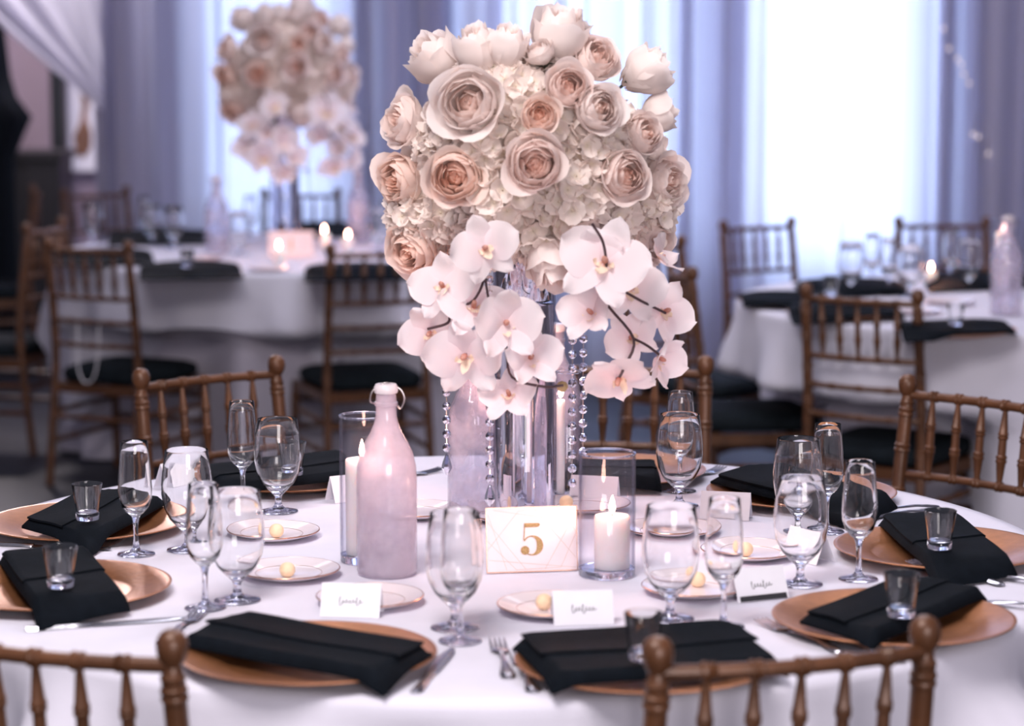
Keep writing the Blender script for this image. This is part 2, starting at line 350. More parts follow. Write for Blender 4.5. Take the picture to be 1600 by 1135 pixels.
# ------------------------------------------------------------------ chairs
FW = .1725
def post_path(s):
    return [(s*.185, -.235, 0), (s*.183, -.21, .22), (s*.178, -.19, .44), (s*.175, -.20, .62), (s*FW, -.225, .83)]
def bez(pts, n):
    P_ = [Vector(p) for p in pts]; out = []
    P_ = [P_[0]*2-P_[1]] + P_ + [P_[-1]*2-P_[-2]]
    for i in range(1, len(P_)-2):
        for k in range(n):
            t = k/n; a, b_, c_, d = P_[i-1:i+3]
            out.append(.5*((2*b_) + (-a+c_)*t + (2*a-5*b_+4*c_-d)*t*t + (-a+3*b_-3*c_+d)*t**3))
    out.append(P_[-2]); return out
def ringed(path, r, rings, seg=10, rr=1.28):
    """turned rod with pairs of bamboo rings at the given fractions"""
    path = [Vector(p) for p in path]; L = [0]
    for a, b_ in zip(path, path[1:]): L.append(L[-1] + (b_-a).length)
    T = L[-1]
    def at(f):
        d = f*T
        for i in range(len(path)-1):
            if d <= L[i+1] or i == len(path)-2: return path[i].lerp(path[i+1], (d-L[i])/max(1e-6, L[i+1]-L[i]))
    st = {0.0: r, 1.0: r}; n = max(3, len(path)-1)
    for i in range(1, n): st[i/n] = r
    e = .0045/T
    for f in rings:
        for d, k in ((-2.2, 1), (-1.6, rr), (-.6, rr), (0, 1.02), (.6, rr), (1.6, rr), (2.2, 1)): st[min(1, max(0, f+d*e))] = r*k
    fs = sorted(st)
    return MB().tube([at(f) for f in fs], [st[f] for f in fs], seg)
def chair_meshes():
    D = {}
    for s in (-1, 1):
        path = bez(post_path(s), 5); mb = ringed(path, .0145, [.27, .5, .66, .775, .885, .975], 12, 1.15)
        fin = Matrix.Translation((s*FW, -.225, .83))
        mb.lathe([(.0145, -.004), (.016, .0), (.0125, .006), (.0115, .014), (.015, .020), (.0185, .028), (.0195, .037), (.0185, .046), (.014, .054), (.007, .058), (0, .059)], 14, fin)
        D['post', s] = mb.mesh('back_post', 'wood')
        lp = [(s*.205, .195, 0), (s*.2, .185, .22), (s*.196, .178, .362)]
        D['leg', s] = ringed(lp, .0145, [.2, .55, .85], 10, 1.15).mesh('leg', 'wood')
        D['side', s] = ringed([(s*.184, -.215, .16), (s*.201, .188, .16)], .009, [.1, .35, .65, .9], 8).mesh('stretcher', 'wood')
        D['side2', s] = ringed([(s*.182, -.2, .265), (s*.199, .18, .265)], .009, [.1, .35, .65, .9], 8).mesh('stretcher', 'wood')
    for nm, z in (('top', .845), ('r2', .68), ('r3', .595), ('r4', .51)):
        k = (z-.44)/.39; yb = -.19-.035*max(0, k); hw = .178-.0055*k
        pts = [(x*hw, yb - .024*(1-x*x), z) for x in [i/8-1 for i in range(17)]]
        rg = [.17, .335, .5, .665, .83] if nm in ('top', 'r2') else [.06, .25, .5, .75, .94]
        D[nm] = ringed(pts, .0095 if nm == 'top' else .0082, rg, 10, 1.3).mesh('rail', 'wood')
    for i in range(5):
        x = (i-2)*.0585; b0 = (x*.98, -.2115 - .024*(1-(x/.178)**2), .682); b1 = (x, -.226 - .024*(1-(x/.1725)**2), .843)
        a, b_ = Vector(b0), Vector(b1); st = [(0, .006), (.06, .0065), (.28, .0105), (.30, .0125), (.325, .0125), (.335, .0105), (.35, .0125), (.375, .0125), (.39, .0095), (.58, .009), (.60, .0118), (.62, .0118), (.63, .0095), (.64, .0118), (.66, .0118), (.68, .010), (.94, .0055), (1, .0055)]
        D['sp', i] = MB().tube([a.lerp(b_, t) for t, _ in st], [r*.92 for _, r in st], 8).mesh('spindle', 'wood')
    mb = MB(); o_ = [(-.185, -.195), (.185, -.195), (.205, .2), (-.205, .2)]; i_ = [(x*.86, y*.86) for x, y in o_]
    vs = [(x, y, z) for z in (.334, .368) for x, y in o_] + [(x, y, z) for z in (.334, .368) for x, y in i_]
    fs = []
    for k in range(4):
        n = (k+1) % 4
        fs += [(k, n, 4+n, 4+k), (8+n, 8+k, 12+k, 12+n), (4+k, 4+n, 12+n, 12+k), (n, k, 8+k, 8+n)]
    D['frame'] = mb.add(vs, fs).mesh('seat_frame', 'wood')
    def sq(a, k): 
        c_, s_ = math.cos(a), math.sin(a); e = .35
        return (math.copysign(abs(c_)**e, c_)*k, math.copysign(abs(s_)**e, s_)*k)
    mb = MB(); prof = [(.02, .452), (.93, .452), (.99, .462), (1, .474), (.97, .488), (.85, .497), (.5, .503), (.02, .505)]; n = 40
    vs = []
    for k, z in prof:
        for i in range(n):
            x, y = sq(2*PI*i/n, k); vs.append((x*(.192 + .009*y), .003 + y*.195, .372 + (z-.452)*1.17))
    mb.add(vs, [(j*n+i, j*n+(i+1) % n, (j+1)*n+(i+1) % n, (j+1)*n+i) for j in range(len(prof)-1) for i in range(n)])
    D['cushion'] = mb.mesh('cushion', 'cushion', 50)
    D['front'] = ringed([(-.2, .185, .20), (.2, .185, .20)], .009, [.1, .37, .63, .9], 8).mesh('stretcher', 'wood')
    D['front2'] = ringed([(-.199, .180, .30), (.199, .180, .30)], .009, [.1, .37, .63, .9], 8).mesh('stretcher', 'wood')
    D['rear'] = ringed([(-.183, -.208, .25), (.183, -.208, .25)], .009, [.1, .37, .63, .9], 8).mesh('stretcher', 'wood')
    return D
CM = chair_meshes()
CHAIRS = []
def chair(mx, my, fx, fy, label, group):
    """(mx,my) midway between the finials; (fx,fy) the way the sitter faces"""
    l = math.hypot(fx, fy); fx /= l; fy /= l; rz = math.atan2(-fx, fy)
    t = thing('banquet_chair', label, 'chair', (mx + .225*fx, my + .225*fy, 0), rz, group); CHAIRS.append(t)
    nm = {'post': 'back_post', 'leg': 'leg', 'side': 'stretcher', 'side2': 'stretcher', 'front': 'stretcher', 'front2': 'stretcher', 'rear': 'stretcher', 'sp': 'spindle', 'top': 'top_rail', 'r2': 'back_rail', 'r3': 'back_rail', 'r4': 'back_rail', 'frame': 'seat_frame', 'cushion': 'cushion'}
    for k, me in CM.items():
        o = obj(nm[k[0] if isinstance(k, tuple) else k], me, t)
        if k == 'cushion': o['label'] = 'black seat cushion'
    return t
def chair2(a, b_, label, group, away=False):
    """from the pixels of the two finials (viewer's left, right) seen from behind, or from the front"""
    A_, B_ = P(a[0], a[1], .868), P(b_[0], b_[1], .868); m = (A_+B_)/2; d = B_-A_
    f = Vector((-d.y, d.x)) if not away else Vector((d.y, -d.x))
    return chair(m.x, m.y, f.x, f.y, label, group)
TC = Vector((-.03, 3.86)); TR = .90
LC = Vector((-.86, 9.45)); RC = Vector((1.62, 7.62))
G1, G2, G3 = 'chairs around the near table', 'chairs around the table by the second flower arrangement', 'chairs around the table by the brightest window'
chair2((1030, 1021), (1443, 988), 'blurred chair nearest the camera, back across the plate with shot glass by its finial', G1)
chair2((-117, 972), (267, 1010), 'blurred chair cut off by the frame edge, one round finial below a black napkin', G1)
chair2((208, 592), (443, 568), 'empty chair in focus behind the two glasses, slanting back with worn finials', G1, True)
A_ = P(1103, 570, .868); chair(A_.x-.17, A_.y+.035, -.19, -.98, 'chair directly behind the orchids and crystal strands', G1)
A_ = P(1418, 600, .868); chair(A_.x+.118, A_.y-.125, -.73, -.68, 'chair in focus standing beyond the charger with spoons, edge of frame', G1)
A_ = P(137, 382, .868); chair(A_.x, A_.y, .46, .89, 'chair with its back to us and white strings hanging from its rail', G2)
A_ = P(592, 388, .868); chair(A_.x, A_.y, -.33, .94, 'chair with its back to us beside the roses at the second table', G2)
chair2((402, 300), (538, 300), 'chair silhouetted before the glowing curtain under the second arrangement', G2, True)
chair2((100, 302), (198, 297), 'dim chair at the gathered curtain edge by the doorway', G2, True)
chair(-1.80, 9.35, -.95, .2, 'dark chair in the gloom beside the chair with hanging strings', 'chairs in the dark doorway corner')
chair(-2.26, 11.5, -.9, -.2, 'farthest dim chair below the black drape', 'chairs in the dark doorway corner')
chair2((1251, 452), (1443, 464), 'chair with its back to us at the table with the bottle', G3)
chair2((1130, 352), (1237, 346), 'chair standing before the bright curtain with light between its spindles', G3, True)
chair2((1412, 346), (1533, 346), 'chair on the far side behind the bottle, against the bright curtain', G3, True)
chair(.53, 7.58, .97, .12, 'chair seen side-on beside the orchids with a black cushion', G3)
chair(.49, 8.48, .77, -.64, 'half-hidden chair just behind the roses and the side-on chair', G3)
# strings on the chair
t = CHAIRS[5]
ps = [(.03, -.215, .60), (.032, -.218, .5), (.01, -.22, .40), (-.03, -.22, .38), (-.055, -.22, .42), (-.06, -.217, .5), (-.06, -.215, .60)]
tag(obj('white_cord', MB().tube([t.matrix_basis @ Vector(p) for p in bez(ps, 5)], .003, 6).mesh('white_cord', 'card')), 'thin white cord looped over a chair rail', 'cord')

# ------------------------------------------------------------------ tables and cloths
def smooth01(x): x = max(0, min(1, x)); return x*x*(3-2*x)
def table_set(cx, cy, ang, half, seed, lab_t, lab_c, lab_u, chairs):
    r = random.Random(seed); ph = [r.uniform(0, 2*PI) for _ in range(6)]
    t = thing('banquet_table', lab_t, 'table', (cx, cy, 0), 0, 'round banquet tables')
    obj('table_top', MB().lathe([(0, .715), (TR-.012, .715), (TR-.006, .72), (TR-.006, .742), (TR-.012, .746), (0, .746)], 64).mesh('table_top', 'table'), t)
    for k in range(4):
        a = PI/4 + k*PI/2 + ang; x, y = .28*math.cos(a), .28*math.sin(a)
        obj('leg', MB().tube([(x, y, .001), (x, y, .716)], .016, 10).mesh('leg', 'blackpaint'), t)
    dents = []
    for ch in chairs:
        f = Vector((-math.sin(ch.rotation_euler[2]), math.cos(ch.rotation_euler[2]))); e = Vector(ch.location[:2]) + f*.24 - Vector((cx, cy))
        dents.append((math.atan2(e.y, e.x), e.length))
    def dent(rr, a, k):
        for da, dr in dents:
            dd = (a-da+PI) % (2*PI) - PI; f = math.exp(-(dd/.42)**4)*k
            if dr < rr: rr = rr + (max(dr-.03, .30)-rr)*f
        return rr
    def drop(a):
        q = (a-ang) % (PI/2); q = min(q, PI/2-q); return half/math.cos(q) - TR
    nphi = 200
    def over(u, v):
        a = u*2*PI; D = min(drop(a), .66)
        if v < .42: rr = (TR+.002)*v/.42; return (cx+rr*math.cos(a), cy+rr*math.sin(a), .76)
        if v < .47: k = (v-.42)/.05*PI/2; rr = TR+.002+.012*math.sin(k); return (cx+rr*math.cos(a), cy+rr*math.sin(a), .76-.012*(1-math.cos(k)))
        d = D*(v-.47)/.53; k = smooth01(d/(.16 if seed == 3 else .32))
        c4 = max(0, (D-.2)/.45)
        fold = (.026+.032*c4)*k*(math.sin(a*17+ph[0]) + .5*math.sin(a*29+ph[1])) + .05*k*c4 + .06*d
        rr = TR+.014+max(-.004, fold); rr = dent(rr, a, smooth01((d-.2)/.08)); return (cx+rr*math.cos(a), cy+rr*math.sin(a), .748-d)
    tag(obj('tablecloth', MB().grid(over, nphi, 34).mesh('tablecloth', 'linen', sharp=None)), lab_c, 'tablecloth', 'white square tablecloths')
    def under(u, v):
        a = u*2*PI; z = .752 - .742*v
        if v == 0: return (cx+(TR-.01)*math.cos(a), cy+(TR-.01)*math.sin(a), .7525)
        rr = TR - .002 + .045*v*(math.sin(a*15+ph[2])+.5*math.sin(a*26+ph[3])) - .02; rr = min(rr, TR+.02)
        if z > .5: rr = min(rr, TR+.001)
        rr = dent(rr, a, smooth01((.56-z)/.06)); return (cx+rr*math.cos(a), cy+rr*math.sin(a), z)
    tag(obj('table_skirt', MB().grid(under, nphi, 18).mesh('table_skirt', 'under', sharp=None)), lab_u, 'table skirt', 'floor-length table skirts')
table_set(TC.x, TC.y, .1, 1.13, 3, 'round table in front, laid with copper chargers and roses', 'white tablecloth on the front table with the number five card', 'floor-length skirt under the front tablecloth', CHAIRS[:5])
table_set(LC.x, LC.y, -.27, 1.085, 4, 'round table below the second tall flower arrangement', 'white tablecloth whose short hem arches over a shaded skirt', 'shaded floor-length skirt under the arched tablecloth hem', CHAIRS[5:9])
table_set(RC.x, RC.y, .55, 1.16, 5, 'round table before the brightest window, cut off by the frame', 'white tablecloth with a long pointed corner on the table by the bright window', 'floor-length skirt on the table by the brightest window', CHAIRS[11:16])

# ------------------------------------------------------------------ tableware
ZT = .7605
def charger_mesh():
    pr = [(0, .0), (.10, .0), (.108, .0015), (.166, .0150), (.1695, .0165), (.170, .0178), (.1685, .0184), (.164, .0176), (.117, .0085), (.112, .0060), (.105, .0040), (0, .0036)]
    return MB().lathe(pr, 72).mesh('charger', 'charger', 50)
def charger(px, py, label, group='copper chargers on the near table'):
    p = P(px, py, .778); o = obj('charger', cached('charger', charger_mesh), None, (p.x, p.y, ZT)); tag(o, label, 'charger plate', group); return Vector((p.x, p.y))
def napkin(corners, cen, label, group='folded black napkins on the near table', zt=ZT, thin=1.0):
    q = [P(x, y, .785) for x, y in corners]
    pw = sum((Vector(p) for p in q), Vector())/4
    # a straight-edged fold: relax the four points towards a parallelogram
    a, b_, c_, d = q; e = (a+c_-b_-d)/4; q = [a-e, b_+e, c_-e, d+e]; a, b_, c_, d = q
    L1 = ((b_-a)+(c_-d)).length/2; L2 = ((d-a)+(c_-b_)).length/2; rr = R_.uniform(0, 6)
    def base(x, y):
        dd = math.hypot(x-cen.x, y-cen.y); z = zt+.0195
        if dd > .166: z -= min(.0165, (dd-.166)*.42)
        elif dd < .12: z -= .003*(1-dd/.12)
        return z
    def pos(u, v):
        x = (a*(1-u)+b_*u)*(1-v)+(d*(1-u)+c_*u)*v; return x
    def th(u, v):
        m = min(u*L1, (1-u)*L1, v*L2, (1-v)*L2); k = min(1, m/.012); return .004 + thin*.0125*math.sqrt(max(0, 1-(1-k)**2)) + .0012*math.sin(v*11+rr)*k
    def top(u, v): p = pos(u, v); return (p.x, p.y, base(p.x, p.y)+th(u, v))
    def bot(u, v): p = pos(u, v); return (p.x, p.y, base(p.x, p.y))
    def mk(fu, fv, lift):
        nu, nv = 22, 14; m = MB(); us = [fu(i/nu) for i in range(nu+1)]; vs_ = [fv(j/nv) for j in range(nv+1)]
        t_ = [top(u, v) for v in vs_ for u in us]; b2 = [bot(u, v) for v in vs_ for u in us]
        if lift: b2 = [(x, y, z-.0004) for x, y, z in t_]; t_ = [(x, y, z+.003) for x, y, z in t_]
        n = len(t_); w1 = nu+1
        fs = [(j*w1+i, j*w1+i+1, (j+1)*w1+i+1, (j+1)*w1+i) for j in range(nv) for i in range(nu)]
        fb = [tuple(k+n for k in reversed(f)) for f in fs]
        bd = [i for i in range(w1)] + [j*w1+nu for j in range(1, nv+1)] + [nv*w1+i for i in range(nu-1, -1, -1)] + [j*w1 for j in range(nv-1, 0, -1)]
        sd = [(bd[i], n+bd[i], n+bd[(i+1) % len(bd)], bd[(i+1) % len(bd)]) for i in range(len(bd))]
        return m.add(t_ + b2, fs+fb+sd)
    es = lambda x: x if x in (0, 1) else .5-.5*math.cos(PI*x)*(.9)
    o = obj('napkin', mk(es, es, False).mesh('napkin', 'black', 60)); tag(o, label, 'napkin', group)
    obj('folded_flap', mk(lambda x: .03+.94*x, lambda x: .05+.52*x, True).mesh('folded_flap', 'black', 60), o); return o
def glass_of(kind, px, py, label, group, z=ZT, wpos=None):
    p = wpos or P(px, py, z)
    def goblet():
        bo = [(.011, .034), (.018, .040), (.029, .052), (.0375, .070), (.0412, .092), (.0412, .108), (.0385, .135), (.0348, .163), (.0343, .1645), (.0338, .163), (.0374, .135), (.0399, .108), (.0398, .092), (.036, .071), (.0275, .054), (.016, .044), (0, .0425)]
        st = [(0, .0335), (.0125, .0345), (.0085, .031), (.006, .026), (.0055, .020), (.007, .012), (.0105, .0085), (.012, .0065), (0, .006)]
        ft = [(0, 0), (.032, 0), (.0345, .0012), (.0335, .0026), (.024, .0042), (.012, .0066), (0, .0068)]
        return MB().lathe(bo, 40).mesh('bowl', 'glass', 60), MB().lathe(st[::-1], 20).mesh('stem', 'solid', 60), MB().lathe(ft, 36).mesh('foot', 'solid', 60)
    def flute():
        bo = [(.007, .064), (.013, .068), (.0215, .078), (.0262, .092), (.0272, .106), (.0258, .135), (.0232, .165), (.0218, .183), (.0213, .184), (.0208, .183), (.0221, .165), (.0246, .135), (.0259, .106), (.0248, .093), (.020, .081), (.011, .074), (0, .073)]
        st = [(0, .0635), (.0085, .0645), (.006, .060), (.0042, .050), (.0038, .036), (.0042, .022), (.0055, .012), (.009, .008), (.011, .0062), (0, .006)]
        ft = [(0, 0), (.028, 0), (.0303, .0012), (.0293, .0025), (.020, .004), (.011, .0064), (0, .0066)]
        return MB().lathe(bo, 36).mesh('bowl', 'glass', 60), MB().lathe(st[::-1], 16).mesh('stem', 'solid', 60), MB().lathe(ft, 32).mesh('foot', 'solid', 60)
    def shot():
        cu = [(.0185, .012), (.0205, .03), (.0250, .0580), (.0253, .0592), (.0243, .0598), (.0237, .0588), (.0190, .030), (.0170, .0135), (0, .0128)]
        ba = [(0, 0), (.0178, 0), (.0188, .001), (.0192, .0115), (.0180, .0126), (0, .0124)]
        return MB().lathe(cu, 32).mesh('cup', 'glass', 60), MB().lathe(ba, 32).mesh('base', 'solid', 60)
    nm, cat, parts, fn = {'goblet': ('water_goblet', 'goblet', ('bowl', 'stem', 'foot'), goblet), 'flute': ('champagne_flute', 'champagne flute', ('bowl', 'stem', 'foot'), flute), 'shot': ('shot_glass', 'shot glass', ('cup', 'base'), shot)}[kind]
    t = thing(nm, label, cat, p, R_.uniform(0, 6), group)
    for n_, me in zip(parts, cached(kind, fn)): obj(n_, me, t)
    return t
def bread_plate(px, py, label, butter=None, blabel=None, group='gilt-rimmed bread plates on the near table'):
    p = P(px, py, .772)
    def mk():
        pr = [(0, .0), (.045, .0), (.05, .0015), (.0775, .0105), (.079, .012), (.0775, .0135), (.05, .0052), (.045, .0042), (0, .0038)]
        return MB().lathe(pr, 56).mesh('dish', 'china', 50)
    def rim(r, z, q): return lambda: MB().tube([(r*math.cos(a), r*math.sin(a), z) for a in [2*PI*i/56 for i in range(57)]], q, 6, False).mesh('gilt_rim', 'gilt')
    t = thing('bread_plate', label, 'bread plate', (p.x, p.y, ZT), 0, group)
    obj('dish', cached('dish', mk), t); obj('gilt_rim', cached('rim1', rim(.0782, .0126, .0012)), t); obj('gilt_line', cached('rim2', rim(.051, .0056, .0004)), t)
    if butter:
        q = P(butter[0], butter[1], ZT+.016)
        def bb():
            m = MB(); r = random.Random(3); pr = []
            for i in range(11):
                a = -PI/2 + PI*i/10; pr.append((.0122*math.cos(a)**.85 if math.cos(a) > 0 else 0, .0115*math.sin(a)))
            return m.lathe(pr, 20).mesh('butter_ball', 'butter')
        d = Vector((q.x-p.x, q.y-p.y)); d = d*min(1, .036/max(d.length, 1e-6))
        tag(obj('butter_ball', cached('butter', bb), None, (p.x+d.x, p.y+d.y, ZT+.0038+.0115), (0, 0, R_.uniform(0, 6))), blabel, 'butter', 'butter balls on the bread plates')
def taper(outline, z0, z1): return MB().prism(outline, z0, z1)
def flat_strip(st, zf, th):
    """st: (x, halfwidth) stations; zf height curve"""
    m = MB(); n = len(st); vs = []
    for x, hw in st:
        z = zf(x); vs += [(x, -hw, z), (x, -hw*.5, z+th), (x, hw*.5, z+th), (x, hw, z)]
    fs = []
    for i in range(n-1):
        a, b_ = 4*i, 4*i+4
        fs += [(a, b_, b_+1, a+1), (a+1, b_+1, b_+2, a+2), (a+2, b_+2, b_+3, a+3), (a+3, b_+3, b_, a)]
    fs += [(0, 1, 2, 3), (4*n-1, 4*n-2, 4*n-3, 4*n-4)]
    return m.add(vs, fs)
def knife_m():
    h = flat_strip([(0, .005), (.006, .0085), (.03, .0078), (.07, .0062), (.088, .0072), (.092, .005)], lambda x: 0, .0045)
    bl = flat_strip([(.09, .0065), (.1, .0085), (.16, .0095), (.2, .0085), (.218, .0055), (.226, .0015)], lambda x: .0008, .0018)
    return (('handle', h.mesh('handle', 'silver', 40)), ('blade', bl.mesh('blade', 'silver', 40)))
def fork_m():
    h = flat_strip([(0, .004), (.005, .0105), (.02, .0098), (.05, .0055), (.09, .0032), (.12, .0038)], lambda x: .0006+.006*math.sin(PI*min(1, x/.13)), .003)
    hd = flat_strip([(.118, .0038), (.13, .009), (.138, .0125), (.148, .0128)], lambda x: .0015+.004*max(0, (.148-x)/.03), .002)
    for k in range(4):
        y = -.0098+.0065*k; hd.add(*[(lambda m: (m.v, m.f))(flat_strip([(.147, .0021), (.17, .0019), (.19, .0014), (.196, .0006)], lambda x: .0014+.004*((x-.147)/.05)**2, .0017))][0], Matrix.Translation((0, y, 0)))
    return (('handle', h.mesh('handle', 'silver', 40)), ('tines', hd.mesh('tines', 'silver', 40)))
def spoon_m():
    h = flat_strip([(0, .004), (.005, .0105), (.02, .0098), (.05, .0055), (.09, .0032), (.13, .0036)], lambda x: .0006+.006*math.sin(PI*min(1, x/.14)), .003)
    bo = MB().grid(lambda u, v: (.128+.062*u, (.021*math.sin(PI*min(1, u*.96+.03))**.7)*(2*v-1), .0016+.006*(2*v-1)**2*math.sin(PI*u) + .001), 12, 8)
    return (('handle', h.mesh('handle', 'silver', 40)), ('bowl', bo.mesh('bowl', 'silver', 40)))
CUT = {'knife': (knife_m, .226), 'fork': (fork_m, .196), 'spoon': (spoon_m, .19)}
def cutlery(kind, a, b_, label, anchor='mid', roll=0):
    """a = handle end pixel, b = working end pixel"""
    A_, B_ = P(*a), P(*b_); fn, L = CUT[kind]; d = (B_-A_); ang = math.atan2(d.y, d.x)
    if anchor == 'mid': m = (A_+B_)/2; p = m - Vector((math.cos(ang), math.sin(ang), 0))*L/2
    elif anchor == 'tip': p = B_ - Vector((math.cos(ang), math.sin(ang), 0))*L
    else: p = A_
    t = thing(kind if kind != 'knife' else 'table_knife', label, kind, (p.x, p.y, ZT+.0008), ang, 'silver cutlery on the near table')
    for n_, me in cached(kind, fn): obj(n_, me, t)
def scribble(seed, w, h, kind=0):
    r = random.Random(seed); pts = []; n = 7
    for i in range(n*6+1):
        t = i/(n*6); k = i/6*2*PI
        amp = h*(.22 + (.38 if (i//6) in (0, 3+seed % 3) else 0))
        pts.append((-w/2 + w*t + .0016*math.sin(k+1) , 0, amp*math.sin(k)*(.8+.3*r.random()) + .3*math.sin(k*.5)*h*.1))
    return MB().tube([Vector(p) for p in pts], .00042, 4)
def place_card(px, py, rz, label, seed=None, wd=.086, ht=.046, bar=False, z=ZT):
    """px,py = middle of the front lower edge"""
    p = P(px, py, z); lean = math.radians(24)
    t = thing('place_card', label, 'place card', p, rz, 'tent place cards on the near table')
    dp = ht*math.tan(lean); zt_ = ht
    F_ = MB().add([(-wd/2, 0, .0003), (wd/2, 0, .0003), (wd/2, dp, zt_), (-wd/2, dp, zt_), (-wd/2, .0006, .0003), (wd/2, .0006, .0003), (wd/2, dp+.0006, zt_), (-wd/2, dp+.0006, zt_)], [(0, 1, 2, 3), (7, 6, 5, 4), (0, 3, 7, 4), (1, 5, 6, 2), (2, 6, 7, 3), (0, 4, 5, 1)])
    B_ = MB().add([(-wd/2, 2*dp, .0003), (wd/2, 2*dp, .0003), (wd/2, dp, zt_), (-wd/2, dp, zt_), (-wd/2, 2*dp+.0006, .0003), (wd/2, 2*dp+.0006, .0003), (wd/2, dp+.0006, zt_), (-wd/2, dp+.0006, zt_)], [(3, 2, 1, 0), (4, 5, 6, 7), (0, 4, 7, 3), (1, 2, 6, 5), (0, 1, 5, 4)])
    obj('front_panel', F_.mesh('front_panel', 'card', smooth=False), t); obj('back_panel', B_.mesh('back_panel', 'card', smooth=False), t)
    tilt = Matrix.Rotation(-lean, 4, 'X')
    if seed is not None:
        mb = scribble(seed, wd*.40, .012); v = [Matrix.Translation((0, 0, 0)) @ tilt @ (Vector(q) + Vector((0, -.0006, .024))) for q in mb.v]; m2 = MB(); m2.v = [tuple(x) for x in v]; m2.f = mb.f
        obj('handwriting', m2.mesh('handwriting', 'ink'), t)
    if bar:
        m2 = MB().box(-wd/2+.004, wd/2-.004, -.0012, -.0003, .001, .009, tilt); obj('black_band', m2.mesh('black_band', 'ink', smooth=False), t)['label'] = 'black band'

# chargers with napkins
CH = [
 ('A', (482, 1018), [(352, 967), (683, 1014), (592, 1070), (283, 998)], 'copper charger in front under the napkin beside the cut-off chair'),
 ('B', (1007, 1030), [(806, 1004), (1144, 981), (1238, 1040), (856, 1069)], 'copper charger in front behind the round finial of the nearest chair'),
 ('C', (1396, 962), [(1244, 962), (1437, 906), (1535, 921), (1372, 1012)], 'copper charger showing a wide bare rim, fork lying before it'),
 ('D', (1470, 853), [(1371, 811), (1489, 806), (1588, 880), (1465, 900)], 'copper charger with the spoons before it, cut off by the frame'),
 ('E', (1252, 766), [(1107, 751), (1190, 726), (1400, 781), (1330, 806)], 'copper charger beyond the four clustered glasses, almost covered by its napkin'),
 ('F', (962, 732), [(880, 726), (1028, 727), (1032, 754), (885, 752)], 'copper charger behind the glass cylinder and the crystal strands'),
 ('G', (452, 742), [(318, 738), (540, 711), (560, 744), (334, 770)], 'copper charger behind the goblet, under the chair with worn finials'),
 ('H', (135, 812), [(25, 820), (166, 761), (250, 784), (148, 852)], 'copper charger beside the tall flute, its napkin set askew'),
 ('I', (88, 912), [(0, 868), (124, 858), (206, 934), (56, 966)], 'copper charger above the knife, half outside the frame'),
]
NL = {'A': 'long black napkin in front without any glass on it', 'B': 'black napkin behind the round finial with a shot glass on it', 'C': 'black napkin lying askew on the wide bare-rimmed charger', 'D': 'black napkin before the spoons, pointing out of the frame', 'E': 'black napkin spread behind the four clustered glasses', 'F': 'black napkin hidden behind the glass cylinder', 'G': 'black napkin behind the goblet under the slanting chair', 'H': 'black napkin askew behind the two knives, glass at its middle', 'I': 'black napkin over the charger cut by the frame edge, above the long knife'}
for k, c_, nap, lab in CH:
    cen = charger(c_[0], c_[1], lab); napkin(nap, cen, NL[k])
# shot glasses stand on napkins
ZN = ZT + .0195 + .0175 + .0034
for (px, py, lab) in [(137, 812, 'shot glass on the askew napkin beside the tall flute'), (95, 917, 'shot glass on the napkin above the long knife'), (1005, 1030, 'shot glass at the round finial of the nearest chair'),
                      (1408, 963, 'shot glass on the bare-rimmed charger beside the finial'), (1468, 857, 'shot glass on the napkin before the spoons'), (457, 742, 'shot glass peeping out behind the goblet')]:
    glass_of('shot', px, py, lab, 'shot glasses on the near table', ZN)
GG, GF = 'water goblets on the near table', 'champagne flutes on the near table'
for k, px, py, lab in [
 ('goblet', 435, 800, 'clear goblet beside the flute before the slanting chair'), ('flute', 380, 787, 'flute standing tight against the goblet before the slanting chair'),
 ('flute', 213, 867, 'flute standing alone at the edge of the askew napkin'), ('goblet', 294, 860, 'goblet right behind the two glasses by the bread plates'),
 ('flute', 321, 951, 'flute touching a goblet beside the two stacked bread plates'), ('goblet', 371, 939, 'goblet in front of the bread plate with butter, touching a flute'),
 ('goblet', 711, 982, 'goblet at the middle front showing two candle flames'), ('flute', 719, 1003, 'flute standing in front of the goblet that shows two flames'),
 ('goblet', 1047, 968, 'goblet next to the short glass cylinder with the candle'), ('flute', 1130, 980, 'flute before the place card with a black band'),
 ('goblet', 1250, 914, 'goblet in front of the four clustered glasses'), ('goblet', 1245, 838, 'tall-looking goblet at the back of the four clustered glasses'),
 ('flute', 1341, 906, 'flute beside the charger with spoons'), ('flute', 1291, 832, 'farthest flute of the four clustered glasses'),
 ('goblet', 1061, 791, 'goblet with another glass showing through it below the orchids'), ('flute', 1062, 768, 'flute standing behind the goblet below the orchids'),
 ('flute', 832, 772, 'flute seen past the vase between the two long candles')]:
    glass_of(k, px, py, lab, GG if k == 'goblet' else GF)
for px, py, bt, lab, bl in [
 (425, 829, (432, 829), 'bread plate with butter behind the touching goblet and flute', 'butter ball on the farther of two plates by the bottle'),
 (451, 889, (449, 890), 'bread plate with butter in front of its twin beside the frosted bottle', 'butter ball on the nearer of two plates by the bottle'),
 (578, 931, (577, 924), 'bread plate in front of the frosted bottle behind a place card', 'butter ball before the frosted bottle'),
 (862, 944, (850, 940), 'bread plate directly in front of the number five card', 'butter ball before the number five card'),
 (1172, 858, (1165, 858), 'bread plate beside the clustered glasses', 'butter ball beside the clustered glasses'),
 (1048, 824, (1010, 822), 'bread plate behind the short candle cylinder', 'butter ball behind the short candle cylinder'),
 (650, 795, None, 'bread plate showing half from behind the frosted bottle', ''),
 (915, 786, (884, 784), 'bread plate behind the glass cylinder below the crystals', 'butter ball below the crystal strands'),
 (1085, 915, (1090, 905), 'bread plate seen between the goblet and the flute', 'butter ball seen through the flute'),
 (790, 800, None, 'bread plate behind the number five card below the vase', '')]:
    bread_plate(px, py, lab, bt, bl)
